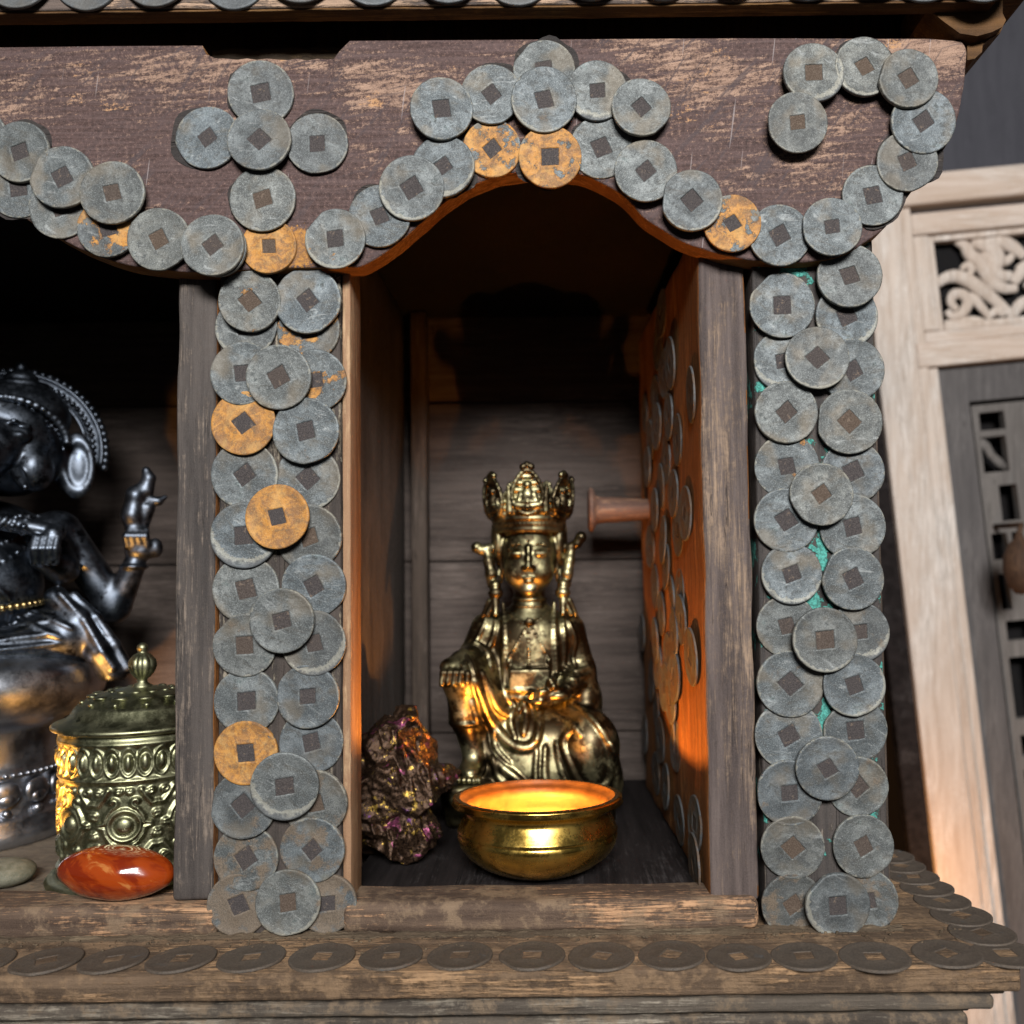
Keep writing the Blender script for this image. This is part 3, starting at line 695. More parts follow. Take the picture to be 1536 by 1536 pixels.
dn = Matrix.Rotation(DANG, 3, 'Z') @ Vector((-1, 0, 0))
def on_door(px, py):
    d = ray(px, py); o = Vector((DX0, 8, 0))
    return CAM + d * ((o - CAM).dot(dn) / d.dot(dn))
DC = [(993, 470, 0, 0), (988, 520, 0, 1), (1011, 545, 2, 0), (1040, 592, 1, 2), (984, 595, 0, 0), (1006, 625, 1, 0), (968, 620, 0, 0), (1000, 690, 0, 1), (1017, 660, 0, 0), (987, 765, 2, 0), (1013, 740, 1, 0), (1018, 795, 0, 0), (1034, 770, 2, 0),
      (1002, 850, 1, 0), (983, 880, 0, 0), (1008, 900, 0, 1), (1014, 950, 1, 0), (988, 960, 2, 0), (1017, 1015, 2, 0), (1043, 985, 2, 2), (1000, 1030, 1, 0), (1008, 1085, 0, 2), (985, 1060, 0, 0), (966, 950, 1, 0), (968, 1100, 0, 0), (1046, 1235, 1, 0), (1048, 1295, 2, 1), (985, 1160, 0, 0), (1000, 560, 1, 0), (978, 660, 1, 0), (990, 640, 2, 0), (992, 730, 0, 0), (978, 820, 1, 0), (1000, 810, 2, 0), (976, 700, 2, 0), (995, 920, 1, 0), (1020, 890, 0, 0), (1003, 985, 0, 0), (990, 1000, 1, 0), (978, 1020, 0, 0), (1012, 1050, 2, 0), (993, 1110, 1, 0), (1025, 930, 1, 0), (1015, 1120, 0, 0), (1004, 1180, 2, 0), (1020, 1230, 0, 0)]
up = Vector((0, 0, 1))
for px, py, l, tw in DC:
    p = on_door(px, py); zc = dn.normalized(); xc = up.cross(zc).normalized(); B = Matrix((xc, up, zc)).transposed()
    R3 = B @ Matrix.Rotation(rnd.uniform(-.05, .05) - .02 * tw, 3, 'Y') @ Matrix.Rotation(rnd.uniform(-.05, .05), 3, 'X') @ Matrix.Rotation(rnd.uniform(0, 6), 3, 'Z')
    rest_coin(p + zc * (-.6 + l * 3.2), R3, rnd.uniform(.94, 1.04), 3, .8)
me = rest.mesh()
for m_ in (M['coin'], M['coin_dusty'], M['hole_fill'], M['coin_brown'], M['plinth']): me.materials.append(m_)
me.set_sharp_from_angle(angle=math.radians(50))
o = link('coin', me, shrine); o['kind'] = 'stuff'; o['rust'] = .12; o['dust'] = .12; o['label'] = 'coins edging the plinth and eave and scattered over the door face'

# knob of the open door
kp = on_door(972, 764)
m = MB(); kx = kp.x; k0 = P(882, 764, kp.y).x
L = kx - k0
prof = [(0, 0), (40, 0), (48, 3), (49, 7), (44, 12), (32, 17), (29, 26), (28, 38), (27, 60), (25, L * .75), (23, L - 4), (24, L + 6)]
lathe(m, prof, (k0, kp.y, kp.z), 40, 'x')
knob = m.build('knob', wood('knob_timber', (.06, .035, .03), (.15, .085, .06), (.28, .16, .1), .4, 'x', .2, seed=44, bump=.3, rough=.6), door_r, kp)

# ---- niche shell
XW = P(527, 900, 72).x - 30                   # face of the divider towards the right niche
m = MB(); m.bm(rough_box(-480, XW, 74, 730, ZL, 620, 3, 60, 1.5, .01, seed=3)); m.build('divider', wood('worn_niche_side', (.03, .024, .02), (.075, .065, .058), (.13, .115, .105), .4, 'z', .3, bump=.2, seed=1, rough=.42, spec=.6), shrine)
m = MB(); m.bm(rough_box(P(514, 900, 4).x, P(526, 900, 4).x, 4, 74, P(520, 1372, 4).z, 480, 1.5, 20, .8, .02, seed=4, axes=(2,))); m.build('edge_strip', M['strip'], shrine)
m = MB(); px0 = P(617, 900, 700).x; px1 = P(641, 900, 700).x
m.bm(rough_box(px0, px1, 700, 745, ZL, 620, 4, 40, 1.0, .02, seed=6, axes=(2,))); m.build('corner_post', M['inner'], shrine)
zs = [ZL - 10, P(700, 1100, 760).z, P(700, 842, 760).z, P(850, 602, 760).z, P(700, 417, 760).z, 640]
for i in range(5):
    m = MB(); m.bm(rough_box(-1500, 520, 760 + (0, 5, 0, 6, 0)[i], 800, zs[i] + 1.5, zs[i + 1] - 1.5, 3, 80, 1.0, .01, seed=20 + i, axes=(0,))); m.build('back_plank', M['inner_h'], shrine)
ZF = ZL + 34                                   # niche floor
ZSILL = P(800, 1350, 0).z
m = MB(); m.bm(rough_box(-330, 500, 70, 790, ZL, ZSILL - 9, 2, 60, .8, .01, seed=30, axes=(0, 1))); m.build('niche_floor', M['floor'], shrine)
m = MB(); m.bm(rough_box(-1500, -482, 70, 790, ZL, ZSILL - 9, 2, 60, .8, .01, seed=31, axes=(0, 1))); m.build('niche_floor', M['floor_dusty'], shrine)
ZFL = ZSILL - 9
m = MB(); m.bm(rough_box(P(513, 1350, 0).x, P(1139, 1350, 0).x, -9, 74, ZL - 2, ZSILL, 13, 26, 2.2, .011, seed=33, axes=(0, 2), seg=4, fine=.6)); m.build('sill', M['sill'], shrine)
m = MB(); m.bm(rough_box(-1500, P(328, 1350, 0).x - .5, -9, 74, ZL - 2, ZSILL, 11, 26, 2.0, .011, seed=34, axes=(0, 2), seg=4, fine=.6)); m.build('sill', M['sill'], shrine)
m = MB(); m.bm(box_bm(-1500, 520, 15, 800, 622, 660, 2)); m.build('niche_ceiling', M['black'], shrine)  # near-black colour puts the shade at the niche top into the ceiling
m = MB(); m.bm(box_bm(470, 520, 74, 758, ZL, 620, 2)); m.build('side_panel', M['inner'], shrine)
m = MB(); m.bm(box_bm(-1500, -1450, 74, 758, ZL, 620, 2)); m.build('side_panel', M['inner'], shrine)
xl = P(-330, 900, 0).x
m = MB(); m.bm(rough_box(xl - 120, xl + 70, 0, 72, ZL - 2, 560, 3, 40, 1, .02, seed=70)); m.build('pillar', M['pil_l'], shrine)

# ---- plinth: coin-edged top slab over stepped mouldings
XR = P(1531, 1455, -125).x
def slab(x1, y0, z0, z1, mat, seed, bev, name, amp=1.6):
    m = MB(); m.bm(rough_box(-1600, x1, y0, 800, z0, z1, bev, 26, amp, .02, seed=seed, axes=(0,), seg=3, fine=.5, stretch=(1, 1, 1)), 0, True); m.build(name, mat, shrine)
slab(XR, -128, ZL - 36, ZL - .6, M['plinth'], 41, 6, 'plinth_slab', .8)
slab(XR - 14, -112, ZL - 46, ZL - 34, M['plinth_grey'], 42, 3, 'plinth_moulding', 1.2)
slab(XR - 32, -119, ZL - 63, ZL - 44, M['plinth_grey'], 43, 6, 'plinth_moulding', 1.4)
slab(XR - 58, -100, ZL - 73, ZL - 61, M['plinth_grey'], 44, 3, 'plinth_moulding', 1.2)
slab(XR - 62, -110, ZL - 110, ZL - 71, M['plinth_grey'], 45, 8, 'plinth_moulding', 1.4)
slab(XR - 90, -80, ZL - 900, ZL - 108, M['plinth'], 46, 5, 'plinth_base')

# ---- dust and crumbs gathered on the plinth
m = MB(); dr = random.Random(5)
def drift(x0, x1, y, hgt):
    n_ = int((x1 - x0) / 5); A = []; 
    for i in range(n_ + 1):
        x = x0 + (x1 - x0) * i / n_; q = .55 + .9 * noise.noise(Vector((x * .03, y, 1.0))) + .5 * noise.noise(Vector((x * .15, y, 4.0)))
        q = max(.12, q)
        A.append([(x, y + 4, ZL + hgt * q), (x, y - 2 * q, ZL + hgt * .75 * q), (x, y - 7 * q - 2, ZL + hgt * .3 * q), (x, y - 13 * q - 4, ZL - .6)])
    b_ = [p for a in A for p in a]
    m.add(b_, [(i * 4 + k, i * 4 + k + 1, (i + 1) * 4 + k + 1, (i + 1) * 4 + k) for i in range(n_) for k in range(3)])
drift(P(316, 1397, 0).x, P(530, 1397, 0).x, -7, 9); drift(P(1140, 1397, 0).x, P(1350, 1397, 0).x, -7, 8); drift(P(530, 1397, 0).x, P(1140, 1397, 0).x, -9, 6); drift(-900, P(316, 1397, 0).x, -9, 6)
for i in range(420):
    x = dr.uniform(-880, 600); y = -12 - abs(dr.gauss(0, 20)) if dr.random() < .8 else dr.uniform(-118, -10)
    if y < -120: continue
    r = dr.choice((.8, 1, 1.2, 1.6, 2.4)); ball(m, (x, y, ZL + r * .3), (r * dr.uniform(.7, 1.5), r, r * .7), 5, 4)
o = m.build('dust', wood('settled_dust', (.05, .036, .025), (.13, .095, .062), (.26, .2, .13), .4, 'x', .3, bump=.9, pscale=.05, seed=71)); o['kind'] = 'stuff'
# ---- eave
zl = P(768, 6, YE).z; XE = P(1500, 20, YE).x
m = MB(); m.bm(rough_box(-1600, XE, YE, YE + 26, zl, zl + 120, 3, 30, 1.6, .02, seed=50, axes=(0,), fine=.8)); m.build('eave_fascia', M['eave_front'], shrine)
m = MB(); m.bm(rough_box(-1600, XE - 4, YE + 3, YE + 30, zl - 3.4, zl - .5, 1.0, 30, .8, .03, seed=51, axes=(0,))); m.build('eave_trim', M['eave'], shrine)
m = MB(); m.bm(box_bm(-1600, XE + 20, YE + 28, 200, zl + 70, zl + 110, 3)); m.build('eave_soffit', M['eave'], shrine)
m = MB(); m.bm(rough_box(P(318, 60, 22).x, P(512, 60, 22).x, 18, 60, P(410, 110, 22).z, P(410, 72, 22).z, 4, 9, 3.0, .05, seed=52, axes=(0,), fine=1.2)); m.build('notch_batten', wood('dark_brown_block', (.03, .022, .016), (.07, .05, .032), (.2, .14, .08), .35, 'x', .2, bump=.8, seed=61), shrine)  # dark brown timber behind the notch
m = MB(); m.bm(box_bm(-1600, P(1360, 40, 60).x, 60, 70, 655, zl + 72, 0)); m.build('eave_back', M['inner'], shrine)
# moulded return at the right end
def profile_y(mb, prof, y0, y1, mat=0):
    n = len(prof); V = [(x, y0, z) for x, z in prof] + [(x, y1, z) for x, z in prof]
    mb.add(V, [tuple(range(n))[::-1], tuple(range(n, 2 * n))] + [(i, (i + 1) % n, n + (i + 1) % n, n + i) for i in range(n)], mat, False)
m = MB()
y1 = YE + 27
c = lambda px, py, y: (P(px, py, y).x, P(px, py, y).z)
pr = [c(1392, 14, y1), c(1418, 34, y1), c(1440, 50, y1), c(1466, 54, y1), c(1488, 48, y1), c(1504, 40, y1), c(1509, 30, y1), c(1504, 20, y1), c(1504, -30, y1), c(1392, -30, y1)]
profile_y(m, pr, y1, 160)
y2 = -20
pr = [c(1451, 40, y2), c(1451, 90, y2), c(1462, 88, y2), c(1473, 78, y2), c(1474, 68, y2), c(1482, 60, y2), c(1500, 50, y2), c(1506, 36, y2), c(1500, 20, y2), c(1451, 20, y2)]
profile_y(m, pr, y2, 160)
m.build('eave_return', M['eave'], shrine)
m = MB(); xe = P(1540, 0, YE + 60).x
m.bm(rough_box(XE + 1, XE + 60, YE + 30, 120, zl + 22, zl + 120, 4, 40, 1.5, .02, seed=57, axes=(1,))); m.build('eave_side', M['eave'], shrine)

# ================================================================== BRASS BOWL WITH A CANDLE
BY = 150
bc = P(806, 1196, BY); bz0 = ZFL + .5
bowl = thing('brass_bowl', 'polished golden brass bowl with flared rim glowing from the candle inside', 'bowl', (bc.x, BY, bz0))
zr = P(806, 1197, BY).z - bz0; rim = 127.5 * K(bc)
h = zr / 112.0
outer = [(0, 0), (58, 0), (72, 3), (96, 13), (116, 27), (128, 42), (132, 54), (131.5, 60), (130, 62), (132.5, 64), (130.5, 67), (126, 78), (121, 87), (120, 92), (122, 97), (128, 101), (142, 105), (rim - 2, 109), (rim, 111.5), (rim - 1, 114), (rim - 5, 115)]
inner = [(rim - 12, 115), (131, 111.5), (118, 106), (114, 98), (115, 88), (121, 74), (124, 58), (118, 40), (100, 24), (70, 11), (0, 9)]
m = MB(); prof = [(r, z * h) for r, z in outer]; lathe(m, prof, (bc.x, BY, bz0), 96, 'z', 0)
m.add([], [])
m.build('bowl_body', M['bowl'], bowl)
m = MB(); lathe(m, [(rim - 5, 115 * h - .02)] + [(r, z * h) for r, z in inner], (bc.x, BY, bz0), 96, 'z', 0); m.build('bowl_lining', M['bowl_in'], bowl)
bowl.rotation_euler = (math.radians(-3), 0, 0); bowl.location.z += 1.5 * S
cz = bz0 + 10 * h
candle = thing('tealight_candle', 'small burning tealight candle sunk inside the golden brass bowl', 'candle', (bc.x - 22, BY + 15, cz))
m = MB(); lathe(m, [(0, 0), (42, 0), (44, 2), (44, 24), (42, 25), (40, 22), (0, 21)], (bc.x - 22, BY + 15, cz), 40); m.build('wax_cup', M['wax'], candle)
m = MB(); lathe(m, [(0, 21), (1.5, 21), (1.3, 32), (0, 32)], (bc.x - 22, BY + 15, cz), 8); m.build('wick', M['wick'], candle)
m = MB(); lathe(m, [(0, 28), (4, 32), (6, 38), (5, 46), (2.4, 56), (0, 62)], (bc.x - 22, BY + 15, cz), 16); m.build('flame', M['flame'], candle)

# ================================================================== BRASS SEATED FIGURE
def statue_brass():
    base = P(798, 1226, 470); kk = K(base)
    oz = ZFL + .5
    root = thing('seated_figure', 'brass seated deity statue with tall crown resting one hand on its raised knee', 'statue', (base.x, 470, oz))
    h = 1.5
    f = Field((-150, -125, -4), (150, 90, 420), h)
    # torso, robe
    f.ell((0, 5, 255), (64, 46, 66), 12); f.ell((0, 4, 200), (60, 48, 62), 18)
    for s in (-1, 1): f.ell((s * 54, 8, 274), (26, 28, 28), 16)
    f.ell((0, -8, 115), (96, 58, 50), 18); f.ell((0, -22, 70), (104, 54, 62), 18)
    # neck
    f.cap((0, 2, 345), (0, 4, 296), 23, 27, 10)
    # viewer-left arm to the raised knee
    f.cap((-64, 5, 278), (-80, 2, 236), 27, 28, 8); f.cap((-80, 2, 236), (-98, -46, 233), 25, 20, 10)
    f.ell((-76, -14, 222), (32, 34, 30), 14)
    f.cap((-30, 8, 120), (-92, -48, 208), 46, 34, 14)                   # thigh
    f.ell((-96, -54, 212), (30, 32, 30), 8)                            # knee
    f.cap((-96, -58, 205), (-94, -58, 158), 25, 22, 6); f.cap((-94, -58, 158), (-80, -58, 100), 20, 15, 8)
    f.ring((-92, -58, 150), 22, 22, 3.2, 3)
    f.ell((-110, -62, 230), (19, 19, 14), 6)                            # hand over the knee
    for i in range(4):
        x = -121 + i * 8.5; f.line([(x + 3, -72, 232), (x, -84, 224), (x - 2, -87, 208 + (i % 2) * 2)], [5.4, 4.8, 3.8], 2.2)
    f.line([(-92, -78, 232), (-86, -86, 222), (-87, -88, 212)], [5.6, 4.8, 4], 2.5)
    # foot with toes on the block
    f.ell((-84, -72, 84), (17, 26, 13), 8); f.cap((-80, -58, 100), (-82, -66, 88), 15, 15, 8)
    for i in range(5): f.ell((-99 + i * 7.2, -98 + abs(i - 3) * 1.6, 77), (4.6 if i else 3.8, 8, 5), 2)
    f.box((-84, -66, 56), (32, 38, 14), 9, 4); f.ell((-98, -40, 44), (34, 40, 36), 12)
    # viewer-right leg folded flat
    f.cap((30, 10, 120), (84, -34, 112), 52, 46, 16); f.ell((86, -44, 104), (41, 42, 62), 10); f.ell((96, -22, 60), (40, 44, 50), 14)
    # viewer-right arm
    f.cap((58, 8, 276), (76, 4, 216), 25, 23, 10); f.cap((76, 4, 214), (50, -56, 190), 21, 12, 10); f.box((0, -42, 208), (30, 10, 16), 3, 2)
    f.ell((82, -6, 168), (26, 32, 46), 12); f.ell((-66, 0, 170), (30, 34, 50), 14)
    f.ell((40, -66, 188), (18, 13, 9), 6)
    for i in range(4):
        z = 181 + i * 5; f.line([(30, -72, z), (16, -78, z - 1), (5 + i * 2, -76, z - 3)], [4.6, 4.2, 3.4], 1.8)
    f.line([(42, -70, 196), (34, -76, 203), (30, -76, 211)], [5, 4.4, 3.6], 2); f.ell((30, -70, 202), (8, 8, 12), 3)
    # base
    f.box((0, 0, 18), (122, 66, 20), 12, 8); f.ell((0, -30, 22), (116, 42, 24), 12); f.ell((108, 0, 40), (24, 40, 30), 14); f.ell((-108, -6, 30), (22, 40, 30), 12)
    # ---------- drapery
    Zp = lambda py: 1222 - py; Xp = lambda px: px - 798
    def fold(pts, r, **kw): f.fold([(Xp(a), Zp(b)) for a, b in pts], r, **kw)
    for pts, r in (([(731, 1000), (742, 1030), (752, 1052), (772, 1064), (790, 1050)], 5),
                   ([(722, 1010), (731, 1041), (741, 1069), (757, 1092), (780, 1107), (800, 1106), (808, 1094)], 6),
                   ([(716, 1040), (726, 1078), (735, 1112), (755, 1132), (780, 1150), (800, 1168)], 6),
                   ([(788, 1046), (792, 1067), (789, 1090)], 5), ([(806, 1046), (812, 1070), (808, 1098)], 5), ([(776, 1052), (770, 1074), (778, 1096)], 4),
                   ([(858, 1052), (882, 1063), (902, 1087), (913, 1119), (909, 1155), (890, 1170), (868, 1156), (854, 1128), (846, 1100), (862, 1080)], 5.5),
                   ([(820, 1106), (819, 1148), (830, 1168)], 4.5), ([(836, 1102), (842, 1137), (853, 1168)], 4.5), ([(808, 1110), (806, 1150), (812, 1170)], 4),
                   ([(745, 1120), (752, 1146), (772, 1168)], 4), ([(835, 1066), (858, 1076), (872, 1090)], 4), ([(746, 1085), (750, 1110), (770, 1130)], 4),
                   ([(912, 1100), (922, 1130), (922, 1165)], 4),
                   ([(758, 903), (761, 950), (761, 1002), (763, 1036), (776, 1052)], 4), ([(835, 903), (835, 950), (837, 1004), (832, 1022)], 4),
                   ([(748, 915), (745, 950), (728, 985)], 3.5), ([(740, 905), (728, 940), (716, 965)], 3.5), ([(846, 915), (850, 960), (848, 1000)], 3.5),
                   ([(856, 930), (866, 958), (862, 985), (868, 1005)], 3), ([(846, 996), (866, 1004), (886, 1000)], 3), ([(844, 1006), (864, 1015), (886, 1010)], 3), ([(846, 1018), (862, 1026), (880, 1024)], 3),
                   ([(700, 968), (714, 985), (722, 1005)], 3.5), ([(716, 960), (736, 975), (742, 1000)], 3.5), ([(765, 995), (797, 997), (828, 995)], 2.6), ([(764, 1027), (797, 1029), (824, 1026)], 3.2), ([(768, 1038), (797, 1043), (820, 1038)], 3),
                   ([(765, 915), (797, 935), (829, 915)], 2.5)):
        fold(pts, r, k=r * .8, sink=.15)
    for pts in ([(797, 932), (781, 960), (767, 985)], [(797, 932), (797, 996)], [(797, 932), (814, 960), (826, 984)]):
        for i in range(15):
            t_ = i / 14 * (len(pts) - 1); a = int(min(t_, len(pts) - 2)); t_ -= a
            x = Xp(pts[a][0] + (pts[a + 1][0] - pts[a][0]) * t_); z = Zp(pts[a][1] + (pts[a + 1][1] - pts[a][1]) * t_)
            f.ell((x, f.front(x, z, -45), z), (2.1, 2.1, 2.1), .6)
        f.ell((x, f.front(x, z, -45), z - 4), (3.4, 3, 6), 1)
    f.ell((0, f.front(0, Zp(930), -45), Zp(930)), (7, 3, 6), 1.5)
    V, Q = f.mesh()
    me = mesh_np(V * kk + np.array((base.x, 470, oz)), Q); me.materials.append(M['brass']); body = link('robed_body', me, root)
    # ---------- head and crown, finer
    g = Field((-95, -85, 288), (95, 70, 545), 1.15)
    g.ell((0, 5, 398), (42, 43, 48), 6); g.ell((0, -6, 373), (38.5, 36.5, 45), 10); g.ell((0, -29, 338), (14, 10, 10), 9)
    for s in (-1, 1):
        g.ell((s * 19, -25, 364), (17, 14, 19), 10); g.ell((s * 17, -35, 392), (11.5, 7.5, 6.2), 3.5)
        g.line([(s * 7, -41.5, 403), (s * 15, -40.5, 407), (s * 24, -36, 405.5), (s * 31, -29, 399)], [.5, .8, .8, .5], 4)
        g.line([(s * 7.5, -43, 391.5), (s * 17, -43.5, 388.6), (s * 27, -37.5, 390)], [.45, .7, .4], .8, True)
        g.ell((s * 5.5, -43, 371), (3.8, 4.5, 3.4), 2.5); g.ell((s * 43, 6, 378), (6, 10, 30), 2.5); g.ell((s * 46, 2, 378), (3, 6, 20), 1.5, True)
        g.ell((s * 46, 14, 416), (13, 26, 44), 6)                       # side hair
        # ribbon ends and earrings
        x = s
        g.line([(x * 46, 2, 400), (x * 60, -2, 402), (x * 73, -4, 399 + (8 if s > 0 else 0)), (x * 79, -4, 403 + (14 if s > 0 else 0))], [5, 6, 7, 9], 3)
        g.line([(x * 64, -3, 400), (x * 61, -6, 382), (x * 57, -9, 362), (x * 58, -10, 345)], [6, 8, 9, 5], 4)
        g.ell((x * 51, -14, 345), (9, 9, 10), 2); g.ring((x * 51, -14, 333), 8, 8, 2.5, 1.5); g.ell((x * 50, -16, 334), (11, 10, 10), 3); g.cap((x * 52, -18, 322), (x * 62, -20, 302), 6, 4, 3); g.cap((x * 50, -20, 322), (x * 50, -26, 303), 5, 4, 3)
        g.cap((x * 60, -16, 322), (x * 70, -14, 300), 4.5, 3.5, 3)
    g.line([(0, -41, 402), (0, -44.5, 386), (0, -48.5, 373)], [2.8, 3.2, 4.8], 4.5)
    g.ell((0, -41, 356.5), (9, 4.5, 2.6), 2); g.ell((0, -40.5, 351.5), (7, 4.6, 3.0), 2); g.line([(-10, -43, 354), (0, -46.2, 353.6), (10, -43, 354)], [.6, .8, .6], .8, True)
    g.ell((0, -42, 411), (2.6, 2, 2.6), .8)
    g.cap((0, 2, 345), (0, 4, 292), 23, 27, 6); g.ring((0, 2, 324), 25, 25, 2.4, 2); g.ring((0, 2, 314), 27, 27, 2.4, 2)
    V, Q = g.mesh(); me = mesh_np(V * kk + np.array((base.x, 470, oz)), Q); me.materials.append(M['brass']); link('head', me, root)
    c = Field((-90, -85, 405), (90, 90, 545), 1.15)
    def wall(X, Y, Z):
        t_ = np.clip((Z - 425) / 55, 0, 1); R = 50 + 12 * t_
        rho = np.sqrt(X * X + ((Y - 6) * 1.05) ** 2)
        return np.maximum(np.abs(rho - R) - 2.6, np.abs(Z - 452) - 28)
    c.put(wall, (-70, -70, 420), (70, 80, 482), 2)
    for z, R, r in ((428, 50.5, 3.4), (436, 52.5, 2.2), (444, 54.5, 3.6)): c.ring((0, 6, z), R, R / 1.05, r, 1.5)
    for i in range(56):
        a = 2 * PI * i / 56; c.ell((53.5 * math.cos(a), 6 + 51 * math.sin(a), 436.5), (2.2, 2.2, 3), .8)
    for ang, sc_ in ((0, 1.0), (52, .9), (-52, .9), (104, .85), (-104, .85), (156, .8), (-156, .8)):
        a = math.radians(ang); dirx, diry = math.sin(a), -math.cos(a)
        def q(u, z, d=0): return ((60 + d + (z - 470) * .12) * dirx + u * math.cos(a), 6 + (57 + d + (z - 470) * .12) * diry + u * math.sin(a), z)
        zc = 480 if ang == 0 else 474
        for dz, w in ((-26, 17), (-16, 22), (-6, 23), (5, 20), (15, 15), (24, 9), (31, 4)):
            c.line([q(-w * sc_ + 3, zc + dz * sc_), q(w * sc_ - 3, zc + dz * sc_)], 4.5, 3)
        rim_ = [q(math.sin(t_) * (23 * sc_) * (1 - .25 * max(0, math.cos(t_))), zc + math.cos(t_) * (33 if math.cos(t_) > 0 else 30) * sc_, 4) for t_ in np.linspace(0, 2 * PI, 25)]
        c.line(rim_, 3.0, 1.2)
        c.ell(q(0, zc + 12 * sc_, 5), (6.5 * sc_,) * 3, 1); c.ell(q(0, zc - 4 * sc_, 4), (10 * sc_, 7, 12 * sc_), 2)
        c.line([q(-16 * sc_, zc - 17 * sc_, 4), q(0, zc - 20 * sc_, 7), q(16 * sc_, zc - 17 * sc_, 4)], 5.2 * sc_, 2)
        c.line([q(-10 * sc_, zc - 2, 5), q(-13 * sc_, zc - 12, 6), q(0, zc - 13 * sc_, 9)], 3.2 * sc_, 1.5); c.line([q(10 * sc_, zc - 2, 5), q(13 * sc_, zc - 12, 6), q(0, zc - 13 * sc_, 9)], 3.2 * sc_, 1.5)
        for u in (-6, 6, 0): c.ell(q(u * sc_, zc + (38 if u else 41) * sc_, 3), (5.4 * sc_,) * 3, 1.5)
    for ang in (26, -26, 78, -78, 130, -130):
        a = math.radians(ang); c.cap((60 * math.sin(a), 6 - 57 * math.cos(a), 455), (64 * math.sin(a), 6 - 61 * math.cos(a), 490), 6, 3, 3)
    V, Q = c.mesh(); me = mesh_np(V * kk + np.array((base.x, 470, oz)), Q); me.materials.append(M['brass']); link('crown', me, root)
    # topknot of hair inside the crown
    m = MB(); ball(m, (base.x, 470 + 8 * kk, oz + 440 * kk), (44 * kk, 42 * kk, 52 * kk), 32, 18); m.build('hair', M['brass_dark'], root)
statue_brass()

